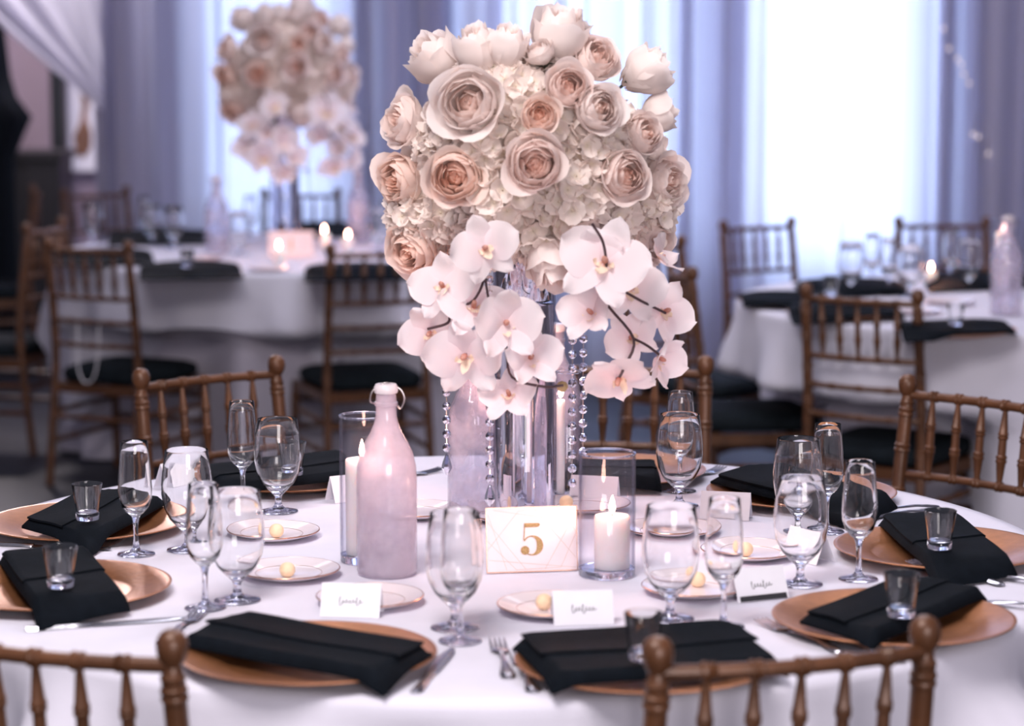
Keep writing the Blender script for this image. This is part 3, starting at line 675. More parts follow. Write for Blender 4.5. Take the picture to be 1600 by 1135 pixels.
for a in [('knife', (47, 986), (283, 969), 'long knife lying below the charger cut by the frame'), ('knife', (650, 1083), (706, 1017), 'knife between the two front napkins'),
          ('fork', (797, 1069), (774, 998), 'fork standing first beside the front napkin, tines shining'), ('fork', (836, 1088), (805, 1020), 'fork half under the front napkin behind its twin'),
          ('fork', (248, 1014), (318, 955), 'fork beside the front napkin by the cut-off chair'), ('fork', (1325, 1027), (1176, 970), 'fork lying before the bare-rimmed charger'),
          ('fork', (1388, 1030), (1268, 998), 'fork lying half under the napkin on the bare-rimmed charger'), ('fork', (1560, 916), (1428, 884), 'fork lying before the charger with the spoons'),
          ('spoon', (1606, 913), (1492, 901), 'spoon lying beyond the fork before the cut-off charger'), ('spoon', (1576, 950), (1690, 965), 'spoon at the frame edge beside the bare-rimmed charger'),
          ('knife', (-40, 851), (186, 862), 'knife between the askew napkin and the next charger'), ('fork', (112, 874), (160, 857), 'fork lying by the knife below the askew napkin'),
          ('fork', (1440, 797), (1345, 806), 'fork beside the far charger under the glasses'), ('fork', (1436, 805), (1335, 816), 'fork in front of its twin beside the far charger'),
          ('fork', (590, 754), (672, 740), 'fork with dark tines peeping out behind the frosted bottle'), ('fork', (1075, 752), (1108, 741), 'fork beside the goblet below the orchids'), ('fork', (320, 764), (270, 742), 'fork lying on a white card beside the flute')]:
    cutlery(*a)
for a in [(546, 966, -.12, 'place card with script before the frosted bottle', 2), (913, 978, .12, 'place card with script before the number five card', 3), (1194, 939, .42, 'place card with script and a black band along its foot', 4),
          (1137, 806, 2.9, 'blank-backed place card beside the far charger', None), (1276, 872, 2.2, 'place card seen through the front clustered goblet', None), (933, 780, 2.9, 'place card behind the short glass cylinder', None), (541, 778, -2.6, 'place card half hidden by the tall candle glass', None), (268, 757, -2.3, 'place card behind the goblet and flute at the askew napkin', None)]:
    place_card(*a[:4], seed=a[4], bar=a[4] == 4)

# bottles
def bottle_meshes(mk):
    out = [(0, .0), (.040, .0), (.045, .003), (.0465, .008), (.0465, .150), (.0455, .168), (.041, .188), (.033, .206), (.024, .222), (.0185, .236), (.0160, .246), (.0155, .262), (.0175, .263), (.0178, .268), (.0158, .269), (.0152, .281), (.013, .281), (.0125, .262), (.0128, .247), (.021, .222), (.030, .205), (.038, .187), (.0428, .166), (.0438, .15), (.0438, .012), (.04, .007), (0, .006)]
    st = [(0, .279), (.012, .279), (.0125, .282), (.0175, .2825), (.0185, .286), (.0185, .291), (.016, .296), (0, .2965)]
    wire = bez([(-.018, 0, .266), (-.024, -.004, .27), (-.021, -.006, .285), (-.010, -.003, .294), (.0, 0, .298), (.010, .003, .294), (.023, .004, .286), (.028, .003, .272), (.0225, .002, .258), (.018, 0, .262)], 4)
    return (('body', MB().lathe(out, 44).mesh('body', mk, 50)), ('stopper', MB().lathe(st, 24).mesh('stopper', 'stopper', 50)), ('wire_bail', MB().tube(wire, .0012, 6).mesh('wire_bail', 'wire')))
def bottle(p, rz, label, mk='frost', group='swing-top water bottles'):
    t = thing('swing_top_bottle', label, 'bottle', p, rz, group)
    for n_, me in cached(('bottle', mk), lambda: bottle_meshes(mk)): obj(n_, me, t)
    # water inside the lower part is behind the condensation
    return t
bottle(P(605, 897, ZT), 0, 'frosted pink-lit bottle with wire stopper beside the number five card')
bottle(P(741, 800, ZT), .6, 'beaded cold bottle behind the card, its top behind orchids', 'frost2')
bottle(P(868, 752, ZT), 1.2, 'bottle seen through the water of the tall vase', 'frost2')

# candles and their glass cylinders
def flame_mesh(): return MB().lathe([(0, 0), (.0026, .002), (.0042, .006), (.0045, .010), (.0034, .017), (.0018, .023), (0, .028)], 12).mesh('flame', 'flame')
def candle(p, r, h, label, group, power=.5, slim=False, light=True):
    t = thing('taper_candle' if slim else 'pillar_candle', label, 'candle', p, 0, group)
    def mk(): return MB().lathe([(0, 0), (r*.97, 0), (r, .002), (r, h-.003), (r*.96, h-.0005), (r*.85, h), (r*.6, h-.003), (r*.2, h-.0045), (0, h-.0045)], 28).mesh('wax', 'wax', 50)
    obj('wax', cached(('wax', round(r, 4), round(h, 3)), mk), t)
    obj('wick', cached('wick', lambda: MB().tube([(0, 0, 0), (0, 0, .006), (.001, 0, .011)], .0008, 6).mesh('wick', 'wick')), t, (0, 0, h-.0048))
    obj('flame', cached('flame', flame_mesh), t, (0, 0, h+.003))
def hurricane(p, r, h, label, group='glass candle cylinders'):
    t = thing('candle_cylinder', label, 'glass cylinder', p, 0, group)
    def mk():
        return MB().lathe([(r, .012), (r, h-.001), (r-.001, h), (r-.002, h-.001), (r-.002, .012)], 48).mesh('wall', 'hurricane', 60), MB().lathe([(0, 0), (r-.002, 0), (r, .002), (r, .012), (0, .012)], 48).mesh('base', 'solid', 60)
    a, b_ = cached(('hur', r, h), mk); obj('glass_wall', a, t); obj('glass_base', b_, t)
    obj('glass_rim', cached(('hrim', r), lambda: MB().tube([((r-.001)*math.cos(q), (r-.001)*math.sin(q), 0) for q in [2*PI*i/56 for i in range(57)]], .0017, 8, False).mesh('glass_rim', 'solid')), t, (0, 0, h+.0006))
CG = 'lit candles on the near table'
def in_glass(px, py, r, h, cr, ch, lab_g, lab_c, power, slim=False, dx=0):
    p = P(px, py, ZT); hurricane(p, r, h, lab_g); candle(p + Vector((dx, 0, .0122)), cr, ch, lab_c, CG, power, slim)
in_glass(569, 877, .0375, .232, .0265, .152, 'tall glass cylinder half behind the frosted bottle', 'pillar candle burning behind the frosted bottle', .75, dx=-.002)
in_glass(948, 899, .0435, .190, .0275, .082, 'short wide glass cylinder beside the number five card', 'short pillar candle in the wide glass cylinder', 1.0, dx=.008)
in_glass(797, 790, .0245, .232, .0130, .190, 'slim tall glass cylinder in front of the vase', 'long slim candle in front of the vase', .5, True)
in_glass(888, 782, .0245, .232, .0075, .170, 'slim tall glass cylinder beside the crystal strands', 'thinnest long candle beside the crystal strands', .4, True, dx=-.014)

# number card
def ribbon(pts, ws, y=0, th=.0006):
    """flat stroke in the xz plane: points with half widths"""
    n = len(pts); vs = []; m = MB()
    for i in range(n):
        p = Vector(pts[i]); q = Vector(pts[min(i+1, n-1)]) - Vector(pts[max(0, i-1)]); q.normalize(); nrm = Vector((-q.y, q.x))*ws[i]
        for s in (1, -1):
            for d in (0, th): vs.append((p.x+s*nrm.x, y-d, p.y+s*nrm.y))
    fs = []
    for i in range(n-1):
        a, b_ = 4*i, 4*i+4
        fs += [(a+1, a+3, b_+3, b_+1), (a, b_, b_+2, a+2), (a, a+1, b_+1, b_), (a+2, b_+2, b_+3, a+3)]
    fs += [(0, 2, 3, 1), (4*n-4, 4*n-3, 4*n-1, 4*n-2)]
    return m.add(vs, fs)
def five(y):
    m = MB(); h = .050; w = .033
    def A(r): m.add(r.v, r.f)
    A(ribbon([(-w*.36, h*.44), (w*.30, h*.44), (w*.38, h*.47)], [h*.065, h*.06, h*.03], y))
    A(ribbon([(-w*.33, h*.46), (-w*.36, h*.2), (-w*.385, -.02*h)], [.0007]*3, y))
    pts = []; ws = []
    for i in range(25):
        a = math.radians(150 - 330*i/24*.86); pts.append((-w*.02+w*.40*math.cos(a), -h*.19+h*.29*math.sin(a)))
        ws.append(.0008 + .0042*max(0, math.cos(a))**1.6)
    A(ribbon(pts, ws, y))
    e = pts[-1]; A(ribbon([(e[0]-.0012+.0042*math.cos(t), e[1]+.0032+.0042*math.sin(t)) for t in [2*PI*i/14 for i in range(15)]], [.0026]*15, y))
    n = 14; m.add([(e[0]-.0012+.005*math.cos(2*PI*i/n), y-.0007, e[1]+.0032+.005*math.sin(2*PI*i/n)) for i in range(n)], [tuple(range(n))])
    return m
def one(y):
    h = .04; m = MB()
    for r in (ribbon([(0, h*.5), (0, -h*.48)], [.0032]*2, y), ribbon([(-.009, h*.36), (-.002, h*.47)], [.001, .0018], y), ribbon([(-.009, -h*.48), (.009, -h*.48)], [.0012]*2, y)): m.add(r.v, r.f)
    return m
def number_card(p, rz, label, digit, wd=.143, ht=.101, roll=0):
    t = thing('table_number_card', label, 'table number', p, rz, 'table number cards'); t.rotation_euler = (math.radians(-7), roll, rz)
    obj('acrylic', MB().box(-wd/2, wd/2, .0012, .004, 0, ht).mesh('acrylic', 'hurricane', smooth=False), t)
    obj('printed_card', MB().box(-wd/2+.001, wd/2-.001, 0, .0012, .001, ht-.001).mesh('printed_card', 'pinkcard', smooth=False), t)
    b_ = MB()
    for q in ((-wd/2, wd/2, ht-.0014, ht), (-wd/2, wd/2, 0, .0014), (-wd/2, -wd/2+.0012, 0, ht), (wd/2-.0012, wd/2, 0, ht)): b_.box(q[0], q[1], -.0006, .001, q[2], q[3])
    obj('gilt_edge', b_.mesh('gilt_edge', 'gilt', smooth=False), t)
    L = [((-.07, .035), (-.02, .095)), ((-.02, .095), (.045, .097)), ((.045, .097), (.07, .06)), ((.07, .06), (.045, .006)), ((.045, .006), (-.025, .004)), ((-.025, .004), (-.07, .05)), ((-.07, .08), (-.01, .004)), ((-.06, .097), (.07, .075)), ((.005, .097), (.069, .02)), ((-.068, .02), (.069, .005)), ((-.04, .004), (-.068, .09)), ((.02, .004), (.07, .09))]
    m = MB()
    for a, c_ in L: r = ribbon([a, c_], [.00028]*2, -.0001, .0002); m.add(r.v, r.f)
    obj('geometric_lines', m.mesh('geometric_lines', 'goldline', smooth=False), t)['kind'] = 'stuff'
    nb = digit(-.0002); nb.v = [(x, y, z+ht*.5) for x, y, z in nb.v]
    obj('numeral', nb.mesh('numeral', 'goldprint', smooth=False), t)
    fw = MB().box(-wd*.25, wd*.25, .0042, .05, 0, .003); obj('foot', fw.mesh('foot', 'hurricane', smooth=False), t)
number_card(P(832, 894, ZT+.001), .16, 'blush card with a gold number five before the vase', five, roll=0)

# ------------------------------------------------------------------ flower arrangement
def cup_petal(R, H, span, lip, seed, th0=0, nu=8, nv=6, close=0):
    r = random.Random(seed); ph = r.uniform(0, 6); k1 = r.uniform(.85, 1.15); dz = r.uniform(-.06, .06)
    def fn(u, v):
        u = 2*u-1; vv = v*(1-.22*abs(u)**2.6) ; a = span*(.30+.70*math.sin(min(1, v*1.35)*PI/2))
        th = th0 + u*a
        rr = R*(.16 + .84*math.sin(min(1, vv*1.45)*PI/2)**.75)
        rr -= .10*R*smooth01((vv-.55)/.35)
        rr += lip*k1*max(0, (vv-.62)/.38)**1.7*(1-.25*u*u) + .06*R*math.sin(3.2*u+ph)*vv + .05*R*abs(u)**3*vv
        rr *= 1 - close*smooth01((vv-.40)/.60)
        z = H*(vv**1.05 - .42 + dz*vv) - .35*lip*max(0, (vv-.78)/.22)**2 + .04*H*math.sin(5*u+ph)*vv*vv
        return (rr*math.cos(th), rr*math.sin(th), z)
    return MB().grid(fn, nu, nv)
def rose_variant(seed, openness=1.0, tall=1.0):
    r = random.Random(seed); pet = []; off = r.uniform(0, 6)
    for ring, (n, R, H, sp, lip) in enumerate([(5, .0405, .048, .92, .0100*openness), (5, .0365, .054, .86, .0045*openness), (5, .0325, .058, .84, .0015)]):
        zr = (-.001, .0, .001)[ring]
        for i in range(n):
            a = off + ring*.6 + 2*PI*i/n + r.uniform(-.12, .12)
            pet.append(cup_petal(R*r.uniform(.90, 1.08), tall*H*r.uniform(.88, 1.08), sp*r.uniform(.9, 1.1), lip*r.uniform(.6, 1.5), r.random(), a, close=(0, .10, .22)[ring]))
    core = MB()
    for i in range(20):
        f = i/19; a = off + i*2.4 + r.uniform(-.6, .6)
        p = cup_petal((.0290*(1-f)**.8+.004)*r.uniform(.85, 1.15), tall*(.060-.006*f)*r.uniform(.92, 1.05), r.uniform(.75, 1.2), .001, r.random(), a, 6, 6, .26+.34*f)
        ex = Matrix.Translation((math.cos(a)*.004*(1-f), math.sin(a)*.004*(1-f), 0)); core.add(p.v, p.f, ex)
    core.lathe([(0, -.018), (.014, -.014), (.014, 0), (.009, .014*tall), (.004, .019*tall), (0, .020*tall)], 10)
    return pet, core
CALYX = MB().lathe([(0, -.034), (.004, -.033), (.0075, -.029), (.008, -.024), (.013, -.020), (.0135, -.0185), (0, -.017)], 12)
for k in range(5):
    a = 2*PI*k/5; m_ = Matrix.Rotation(a, 4, 'Z')
    CALYX.grid(lambda u, v: (.008+.022*u, (2*v-1)*.0055*(1-u), -.027+.006*u+.012*u*u*(1 if k % 2 else -.8)), 5, 2, m_)
RV = [rose_variant(11, 1), rose_variant(12, .6), rose_variant(13, 1.25), rose_variant(14, .8), rose_variant(15, .45, 1.45)]
def orient(pos, nrm, scale=1.0, roll=0):
    q = Vector(nrm).normalized().to_track_quat('Z', 'Y'); return Matrix.Translation(pos) @ q.to_matrix().to_4x4() @ Matrix.Rotation(roll, 4, 'Z') @ Matrix.Scale(scale, 4)
def rose_meshes(v, mt):
    def mk():
        pet, core = RV[v]; return [p.mesh('petal', mt, None) for p in pet], core.mesh('rose', mt, None), CALYX.mesh('calyx', 'green', 60)
    return cached(('rose', v, mt), mk)
def rose_joined(v, mt):
    def mk():
        pet, core = RV[v]; m = MB(); m.add(core.v, core.f)
        for p in pet: m.add(p.v, p.f)
        return m.mesh('rose', mt, None)
    return cached(('rosej', v, mt), mk)
def add_rose(parent, pos, nrm, sc, v, mt, roll, full=True, stem=True):
    Mx = orient(pos, nrm, sc, roll)
    if not full:
        o = obj('rose', rose_joined(v, mt), parent, mat=Mx); return o
    pet, core, cal = rose_meshes(v, mt); o = obj('rose', core, parent, mat=Mx)
    for p in pet: obj('petal', p, o)
    if stem:
        obj('calyx', cal, o); obj('stem', cached('rstem', lambda: MB().tube([(0, 0, -.033), (0, .002, -.05), (.003, .004, -.085)], .0026, 6).mesh('stem', 'green')), o)
    return o
def floret(seed):
    r = random.Random(seed); m = MB()
    for k in range(4):
        a = k*PI/2 + r.uniform(-.15, .15); cu = r.uniform(.25, 1.0); L = .0165*r.uniform(.9, 1.1)
        def fn(u, v):
            v2 = 2*v-1; wd = .0118*math.sin(PI*min(1, .10+u*.82))**.6; x = .001+L*u; y = v2*wd
            return (x, y, L*cu*u*u*.8 + .0022*v2*v2*(1 if k % 2 else -.4) - .002*max(0, u-.8) + .0022*math.sin(4*u+4*v2+seed+k)*u)
        m.add(*(lambda g: (g.v, g.f))(MB().grid(fn, 4, 4)), Matrix.Rotation(a, 4, 'Z'))
    m.lathe([(.0016, 0), (.0016, .0015), (0, .0024)], 6)
    return m
FLO = [floret(i) for i in range(4)]
def fib(n):
    return [Vector((math.sqrt(1-z*z)*math.cos(i*2.399963), math.sqrt(1-z*z)*math.sin(i*2.399963), z)) for i, z in ((i, 1-2*(i+.5)/n) for i in range(n))]
def add_hydrangea(parent, pos, out, rad, seed, full=True, n=82):
    r = random.Random(seed); out = Vector(out).normalized()
    mats = []
    for d in fib(n):
        if d.dot(out) < -.25: continue
        d2 = (d + Vector((r.uniform(-.55, .55), r.uniform(-.55, .55), r.uniform(-.55, .55)))).normalized()
        mats.append((orient(d*rad*r.uniform(.86, 1.08), d2, rad/.055*r.uniform(.9, 1.15), r.uniform(0, 6)), r.randrange(4)))
    core = MB().lathe([(.0, -.8*rad), (.55*rad, -.5*rad), (.74*rad, 0), (.55*rad, .5*rad), (0, .78*rad)], 10)
    if full:
        o = obj('hydrangea_head', core.mesh('hydrangea_head', 'hyd'), parent, pos)
        for mt, k in mats: obj('floret', cached(('flo', k), lambda: FLO[k].mesh('floret', 'hyd', None)), o, mat=mt)
    else:
        for mt, k in mats: core.add(FLO[k].v, FLO[k].f, mt)
        o = obj('hydrangea_head', core.mesh('hydrangea_head', 'hyd', None), parent, pos)
    return o
def orchid_parts():
    def pt(L, w0, pw, curl, seed, y0=.0):
        def fn(u, v):
            v2 = 2*v-1; t = min(1, (.06+u*.94)**pw); wd = w0*(max(0, math.sin(PI*t))**.5 if t > .5 else math.sin(PI*t)**1.0) + .0008
            return (v2*wd, .003+L*u, curl*u*u*L - .10*wd*v2*v2 + .004*math.sin(5*u+2*v2+seed)*u)
        return MB().grid(fn, 8, 7)
    side = pt(.050, .029, .75, .10, 1); sep = pt(.05, .0155, .8, -.08, 2); dor = pt(.046, .0175, .8, .16, 3)
    lip = MB()
    for a, L, w0, cu in ((0, .024, .009, .9), (-1.1, .015, .007, .7), (1.1, .015, .007, .7)):
        g = pt(L, w0, .8, cu, 1); lip.add(g.v, g.f, Matrix.Rotation(PI+a, 4, 'Z'))
    col = MB().lathe([(.0028, 0), (.0038, .006), (.003, .012), (0, .015)], 10)
    return side, sep, dor, lip, col
OP = orchid_parts()
def add_orchid(parent, pos, nrm, up, sc=1.0, full=True, flop=0):
    z = Vector(nrm).normalized(); x = Vector(up).cross(z).normalized(); y = z.cross(x); Mx = Matrix((( x.x, y.x, z.x, 0), (x.y, y.y, z.y, 0), (x.z, y.z, z.z, 0), (0, 0, 0, 1)))
    Mx = Matrix.Translation(pos) @ Mx @ Matrix.Scale(sc, 4)
    side, sep, dor, lip, col = OP; pl = []
    for a, me, key, tl in ((0, dor, 'dor', .1), (PI/2-.12, side, 'side', .12), (-PI/2+.12, side, 'side', .12), (2.55, sep, 'sep', .05), (-2.55, sep, 'sep', .05)):
        pl.append((Matrix.Rotation(a, 4, 'Z') @ Matrix.Rotation(tl+flop, 4, 'X'), me, key))
    if full:
        o = obj('orchid_bloom', cached('ocol', lambda: col.mesh('orchid_bloom', 'lip')), parent, mat=Mx)
        for mt, me, key in pl: obj('petal', cached(('op', key), lambda: me.mesh('petal', 'orchid', None)), o, mat=mt)
        obj('lip', cached('olip', lambda: lip.mesh('lip', 'lip', None)), o, mat=Matrix.Scale(.68, 4))['label'] = 'yellow lip with dark red throat'
    else:
        def mk():
            m = MB().add(col.v, col.f)
            for mt, me, key in pl: m.add(me.v, me.f, mt)
            return m.mesh('orchid_bloom', 'orchid', None)
        o = obj('orchid_bloom', cached(('oj', flop), mk), parent, mat=Mx)
        obj('lip', cached('olip', lambda: lip.mesh('lip', 'lip', None)), o)
    return o

VX, VY = .02, 3.88           # axis of the vase
FC = W(832, 240, VY)         # middle of the flower ball
def arrangement(base, label, full, rot=0):
    """built around the near vase; the far one is the same design turned"""
    t = thing('flower_arrangement', label, 'flower arrangement', (0, 0, 0), 0, 'tall flower arrangements')
    return t
def ball_depth(px, py, k=1.0, r=.185):
    p = W(px, py, VY); dx, dz = p.x-FC.x, p.z-FC.z; q = max(0, r*r-(dx*dx+dz*dz*.95)); return VY - math.sqrt(q)*k - (.012 if k == 1.0 else 0)
ROSES = [ # px, py, diameter px, facing (None = outward), petals kind, variant
 (872, 68, 84, (.18, -.25, 1), 'rose_white', 4), (692, 102, 80, (-.75, -.3, .75), 'rose_white', 4), (752, 90, 72, (-.2, -.25, 1), 'rose_white', 4), (792, 84, 62, (.15, -.2, 1), 'rose_white', 4),
 (928, 95, 70, (.35, -.8, .4), 'rose', 1), (734, 162, 96, (-.15, -1, .12), 'rose_white', 2), (886, 137, 66, (.12, -1, .2), 'rose', 3), (931, 172, 72, (.35, -.9, .15), 'rose_white', 3),
 (1001, 117, 72, (.75, -.05, .45), 'rose_white', 4), (1021, 182, 56, (.85, .1, .35), 'rose_white', 4), (999, 214, 64, (.55, -.7, .3), 'rose', 3), (640, 190, 78, (-.75, -.55, .15), 'rose', 0),
 (632, 282, 80, (-.65, -.75, -.05), 'rose_peach', 0), (712, 276, 80, (-.1, -1, 0), 'rose_peach', 0), (836, 256, 82, (.02, -1, .02), 'rose', 0), (972, 276, 76, (.35, -.9, .1), 'rose', 3),
 (1030, 284, 78, (.7, -.65, 0), 'rose', 2), (650, 386, 80, (-.5, -.8, -.35), 'rose_peach', 2), (712, 385, 80, (-.15, -.95, -.35), 'rose_peach', 3), (864, 396, 84, (.05, -.5, -.85), 'rose_white', 4),
 (1012, 374, 72, (.6, -.7, -.2), 'rose', 3), (843, 182, 56, (0, -1, .2), 'rose_peach', 3), (846, 88, 46, (-.4, -.4, .8), 'rose_white', 3), (684, 176, 40, (-.6, -.5, .5), 'rose_white', 3),
 (773, 372, 70, (-.05, -.9, -.4), 'rose', 1), (940, 372, 70, (.2, -.9, -.35), 'rose_white', 3)]
HYD = [(805, 140, 52), (850, 195, 54), (770, 235, 56), (695, 232, 42), (785, 300, 62), (885, 300, 60), (690, 335, 58), (762, 348, 58), (845, 345, 60), (945, 330, 58), (1005, 325, 46), (915, 232, 54), (655, 335, 44), (985, 378, 44), (870, 110, 44), (760, 130, 44), (955, 205, 42), (730, 205, 46), (935, 275, 40)]
ORCH = [ # px, py, depth offset, normal, up, scale
 (692, 447, -.14, (-.35, -.8, .1), (-.3, 0, 1), 1.0), (757, 388, -.20, (-.1, -1, -.1), (-.2, 0, 1), 1.0), (672, 520, -.12, (-.55, -.75, .1), (-.5, 0, 1), .95), (727, 556, -.16, (-.15, -1, .1), (.1, .1, 1), 1.20), (790, 505, -.17, (.25, -.9, .35), (-.2, 0, 1), 1.15), (828, 560, -.16, (.55, -.8, .05), (.25, 0, 1), 1.0), (796, 618, -.15, (.15, -.5, .85), (.0, 1, .3), .9), (740, 480, -.15, (-.1, -.9, .4), (.2, 0, 1), 1.05),
 (946, 410, -.19, (.05, -1, .05), (.3, 0, 1), 1.35), (925, 490, -.14, (-.3, -.9, .15), (-.1, 0, 1), 1.0), (985, 450, -.15, (.35, -.9, .1), (.3, 0, 1), 1.05), (1040, 486, -.10, (.6, -.75, .25), (.4, 0, 1), .95), (930, 400, -.17, (-.2, -.9, -.25), (0, 0, 1), .9), (1030, 560, -.10, (.5, -.65, -.3), (.6, 0, .8), .9), (966, 592, -.14, (-.1, -.8, -.5), (-.5, 0, 1), 1.05), (1030, 405, -.10, (.6, -.2, .7), (.8, 0, .4), .75), (985, 528, -.13, (.3, -.85, .2), (-.4, 0, 1), .85)]
STEMS = [[(745, 395, -.1), (757, 430, -.13), (740, 470, -.12), (705, 485, -.11), (700, 505, -.11), (668, 515, -.1)], [(757, 430, -.13), (770, 500, -.14), (790, 545, -.14), (800, 590, -.14), (850, 605, -.13), (880, 603, -.12)],
         [(925, 350, -.19), (943, 382, -.18), (948, 430, -.15), (945, 470, -.13), (990, 530, -.12), (975, 575, -.12), (968, 590, -.13)], [(990, 530, -.12), (1010, 540, -.11), (1030, 555, -.1)], [(948, 440, -.15), (1000, 470, -.12), (1040, 490, -.09)]]
def build_arrangement(loc, rz, label, full):
    O = Vector((VX, VY, .76)); t = thing('flower_arrangement', label, 'flower arrangement', loc, rz, 'tall flower arrangements')
    rel = lambda p: p - O
    r = random.Random(21)
    # vase
    zt_ = 1.255; ra = .050
    wall = MB().lathe([(ra, .012), (ra, zt_-.76-.001), (ra-.0012, zt_-.76), (ra-.0024, zt_-.76-.001), (ra-.0024, .012)], 56)
    obj('vase_wall', cached('vwall', lambda: wall.mesh('vase_wall', 'hurricane', 60)), t)
    obj('vase_base', cached('vbase', lambda: MB().lathe([(0, .0005), (ra-.002, .0005), (ra, .002), (ra, .0115), (0, .0115)], 48).mesh('vase_base', 'solid', 60)), t)
    obj('vase_water', cached('vwater', lambda: MB().lathe([(0, .0125), (ra-.003, .0125), (ra-.003, .398), (ra-.006, .3995), (0, .3995)], 56).mesh('vase_water', 'water', 60)), t)
    obj('silver_liner', cached('vliner', lambda: MB().lathe([(0, .402), (ra-.009, .402), (ra-.0045, .406), (ra-.0035, .50), (ra-.006, .50), (ra-.008, .408), (0, .408)], 48).mesh('silver_liner', 'chrome', 50)), t)
    fo = MB().lathe([(.02, -.10), (.09, -.10), (.135, -.05), (.14, .02), (.115, .09), (.06, .13), (0, .14)], 24)
    obj('moss_foam', cached('foam', lambda: fo.mesh('moss_foam', 'foam')), t, rel(FC) + Vector((0, .0, 0)))
    for px, py, d, nr, mt, v in ROSES:
        y = ball_depth(px, py); p = W(px, py, y)
        if nr is None: nr = (p-FC)
        add_rose(t, rel(p), nr, d/974/.079, v, mt, r.uniform(0, 6), full)
    for i, (px, py, rad) in enumerate(HYD):
        y = ball_depth(px, py, .80, .150); p = W(px, py, y); add_hydrangea(t, rel(p), p-FC-Vector((0, .08, 0)), rad/974, i, full)
    # flanks and rear of the ball
    for i in range(11):
        a = math.radians(-10 + 200*i/10); el = (-.02, -.09, -.06)[i % 3]
        d = Vector((math.cos(a), math.sin(a), 0)); add_hydrangea(t, rel(FC) + d*.125 + Vector((0, 0, el)), d, .056, 40+i, False, 44)
    for i in range(9):
        a = math.radians(5 + 170*i/8); el = (.0, .06, -.06)[i % 3]; d = Vector((math.cos(a), math.sin(a), el*2))
        add_rose(t, rel(FC) + d*.18, d, .95, i % 4, ('rose', 'rose_white')[i % 2], i, False)
    ro = random.Random(5)
    for px, py, dy, nr, up, sc in ORCH:
        nr = Vector(nr) + Vector((ro.uniform(-.45, .45), 0, ro.uniform(-.35, .45))); up = Vector(up) + Vector((ro.uniform(-.3, .3), 0, 0))
        add_orchid(t, rel(W(px, py, VY+dy)), nr, up, sc*1.08, full, ro.choice((-.1, .05, .2, .4)))
    for st in STEMS:
        ps = bez([rel(W(a, b_, VY+dy-.035)) for a, b_, dy in st], 5); obj('orchid_stem', MB().tube(ps, .0022, 6).mesh('orchid_stem', 'stem'), t)
    for px, py in ((878, 605), (1012, 470), (700, 470)):
        obj('bud', cached('bud', lambda: MB().lathe([(0, -.013), (.006, -.008), (.009, 0), (.0075, .008), (0, .014)], 10).mesh('bud', 'leaf')), t, rel(W(px, py, VY-.125)), (1.2, .9, 0))
    return t
build_arrangement((VX, VY, ZT), 0, 'large arrangement of blush roses and orchids in the tall vase on the near table', True)
fv = P(455, 384, ZT); _fa = build_arrangement((fv.x, LC.y, ZT), .22, 'blurred arrangement of roses in the distance before the glowing curtain', False); _fa.scale = (1.13, 1.13, 1.13)

# crystal strands hanging from the near flowers
def bead_mesh():
    m = MB(); n = 8; vs = [(0, -.0035, 0), (0, .0035, 0)]
    for y, r in ((-.0028, .0042), (-.0008, .0072), (.0008, .0072), (.0028, .0042)):
        for k in range(n): a = 2*PI*(k+.5)/n; vs.append((r*math.cos(a), y, r*math.sin(a)))
    fs = [(0, 2+(k+1) % n, 2+k) for k in range(n)]
    for j in range(3):
        for k in range(n): fs.append((2+j*n+k, 2+j*n+(k+1) % n, 2+(j+1)*n+(k+1) % n, 2+(j+1)*n+k))
    fs += [(1, 2+3*n+k, 2+3*n+(k+1) % n) for k in range(n)]
    return m.add(vs, fs).mesh('bead', 'crystal', smooth=False)
BEAD = bead_mesh(); DROP = MB().lathe([(0, 0), (.003, -.004), (.0075, -.017), (.0085, -.024), (.004, -.032), (0, -.036)], 6).mesh('drop', 'crystal', smooth=False)
for (px, y0, y1, dy, drop, lab) in [(895, 400, 755, -.10, False, 'longest crystal strand, hanging in front beside the vase'), (912, 400, 706, -.05, False, 'crystal strand hanging right behind the longest one'), (765, 420, 748, -.135, True, 'crystal strand hanging in front of the beaded bottle'),
                                    (697, 420, 700, -.06, True, 'crystal strand hanging free beside the beaded bottle'), (912, 640, 720, -.125, False, 'short crystal strand end over the wide candle glass')]:
    y0 = max(y0, 400); top = W(px, 396 if y0 == 400 else 415, VY+dy); bot = W(px, y1, VY+dy)
    if lab.startswith('short'): continue
    t = thing('crystal_strand', lab, 'crystal strand', top, 0, 'crystal strands under the flowers')
    L = top.z-bot.z; n = int(L/.0215)
    obj('thread', MB().tube([(0, 0, .03), (0, 0, -L)], .0006, 5).mesh('thread', 'wire'), t)
    for k in range(n+1): obj('bead', BEAD, t, (0, 0, -k*L/n), (0, 0, R_.uniform(-.5, .5)))
    if drop: obj('drop', DROP, t, (0, 0, -L-.009))

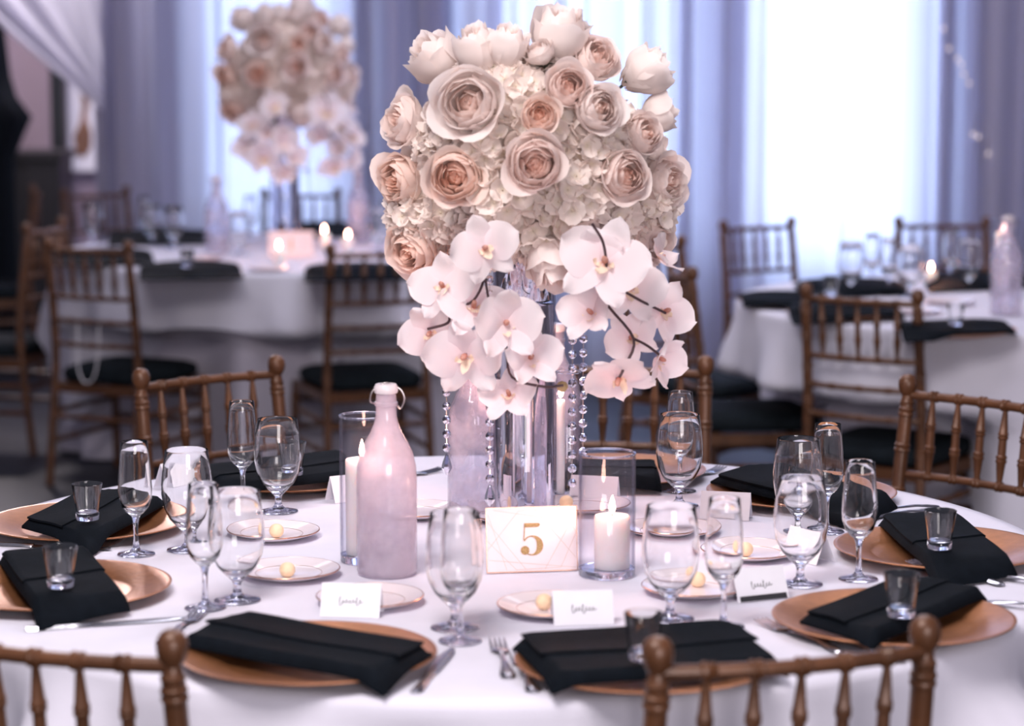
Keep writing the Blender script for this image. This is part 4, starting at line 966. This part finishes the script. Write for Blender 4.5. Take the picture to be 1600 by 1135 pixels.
# ------------------------------------------------------------------ the table by the second arrangement
GL = 'tableware on the table by the second arrangement'
for px, py, lab, nl in [(298, 419, 'charger under the dark napkin beside the chair with strings', 'black napkin in front of the distant bottle'), (556, 421, 'charger behind the chair by the roses', 'black napkin behind the chair by the roses'), (160, 398, 'charger seen through the chair with strings', 'black napkin seen through the back of the chair with strings'),
                        (250, 366, 'far charger by the small cluster of distant glasses', 'black napkin behind the cluster of distant glasses'), (505, 355, 'far charger under the silhouetted chair', 'black napkin under the silhouetted chair')]:
    cen = charger(px, py, lab, GL); napkin([(px-82, py-10), (px+78, py-12), (px+80, py+8), (px-78, py+10)], cen, nl, 'black napkins on the table by the second arrangement', thin=.35)
for k, px, py, lab in [('goblet', 238, 384, 'goblet at the front of the distant cluster by the curtain'), ('goblet', 272, 388, 'tallest-looking goblet of the distant cluster by the curtain'), ('flute', 226, 378, 'flute behind the distant cluster of goblets'), ('goblet', 146, 380, 'bright goblet glinting at the gathered curtain edge'),
                       ('flute', 392, 376, 'flute standing before the glowing curtain beside the pink card'), ('goblet', 592, 392, 'goblet beside the roses at the second table'), ('goblet', 610, 378, 'goblet half hidden by the roses at the second table'), ('goblet', 375, 398, 'goblet beside the pink card at the second table')]:
    glass_of(k, px, py, lab, 'glasses on the table by the second arrangement')
glass_of('shot', 293, 417, 'shot glass on the napkin before the distant bottle', 'glasses on the table by the second arrangement', ZN)
bottle(P(339, 396, ZT), .3, 'swing-top bottle shining beside the glowing curtain', 'frost2'); bottle(P(560, 380, ZT), 1.5, 'swing-top bottle beside the second arrangement, near the roses', 'frost2')
number_card(P(455, 402, ZT+.001), .05, 'pink glowing number card under the second arrangement', one, wd=.17, ht=.098)
for px, py, h, lab in [(436, 414, .058, 'candle burning at one end of the pink card'), (507, 388, .06, 'candle burning beyond the pink card'), (544, 392, .05, 'candle burning beside the second bottle')]:
    candle(P(px, py, ZT), .022, h, lab, 'lit candles on the table by the second arrangement', .9)
for px, py, lab in [(315, 401, 'bread plate beside the shining distant bottle'), (420, 418, 'bread plate before the pink card')]: bread_plate(px, py, lab, None, '', 'bread plates on the table by the second arrangement')

# ------------------------------------------------------------------ the table by the brightest window
GR = 'glasses on the table by the brightest window'
for px, py, lab, nl in [(1318, 486, 'charger seen through the chair at the table with the bottle', 'black napkin seen through the chair back by the bright window'), (1492, 513, 'charger on the table with the bottle, shot glass on its napkin', 'black napkin with a shot glass on the table with the bottle'), (1240, 468, 'charger at the pointed cloth corner', 'black napkin at the pointed cloth corner'),
                        (1330, 447, 'far charger before the bright curtain', 'black napkin before the bright curtain'), (1530, 437, 'far charger under the farther chair', 'black napkin under the farther chair')]:
    cen = charger(px, py, lab, 'chargers on the table by the brightest window'); sk = 3 if px % 20 else -4; napkin([(px-92, py-13+sk), (px+78, py-12-sk), (px+94, py+6-sk), (px-76, py+8+sk)], cen, nl, 'black napkins on the table by the brightest window', thin=.35)
glass_of('shot', 1493, 508, 'shot glass on the napkin of the table with the bottle', GR, ZN); glass_of('shot', 1298, 462, 'shot glass behind the chair back by the bright window', GR, ZN)
for k, px, py, lab in [('goblet', 1329, 458, 'goblet seen above the chair rail by the bright window'), ('flute', 1362, 452, 'flute glowing before the bright curtain'), ('flute', 1388, 462, 'flute next to the goblet at the middle of the bright table'), ('goblet', 1420, 464, 'goblet with reflections at the middle of the bright table'),
                       ('flute', 1483, 446, 'flute beside the large goblet near the bottle'), ('goblet', 1513, 452, 'large goblet between flute and bottle')]:
    glass_of(k, px, py, lab, GR)
bottle(P(1571, 492, ZT), .4, 'bottle lit pink at the frame edge before a candle cylinder', 'frost2')
p = P(1566, 462, ZT); hurricane(p, .045, .245, 'tall glass cylinder behind the bottle lit pink'); candle(p + Vector((0, 0, .0122)), .027, .19, 'pillar candle burning behind the bottle lit pink', 'lit candles on the bright table', .8)
candle(P(1454, 448, ZT), .02, .05, 'small candle on the table with the bottle', 'lit candles on the bright table', .6)
for px, py, lab in [(1484, 470, 'bread plate before the flute near the bottle'), (1430, 484, 'bread plate behind the chair finial by the bright window')]: bread_plate(px, py, lab, None, '', 'bread plates on the table by the brightest window')
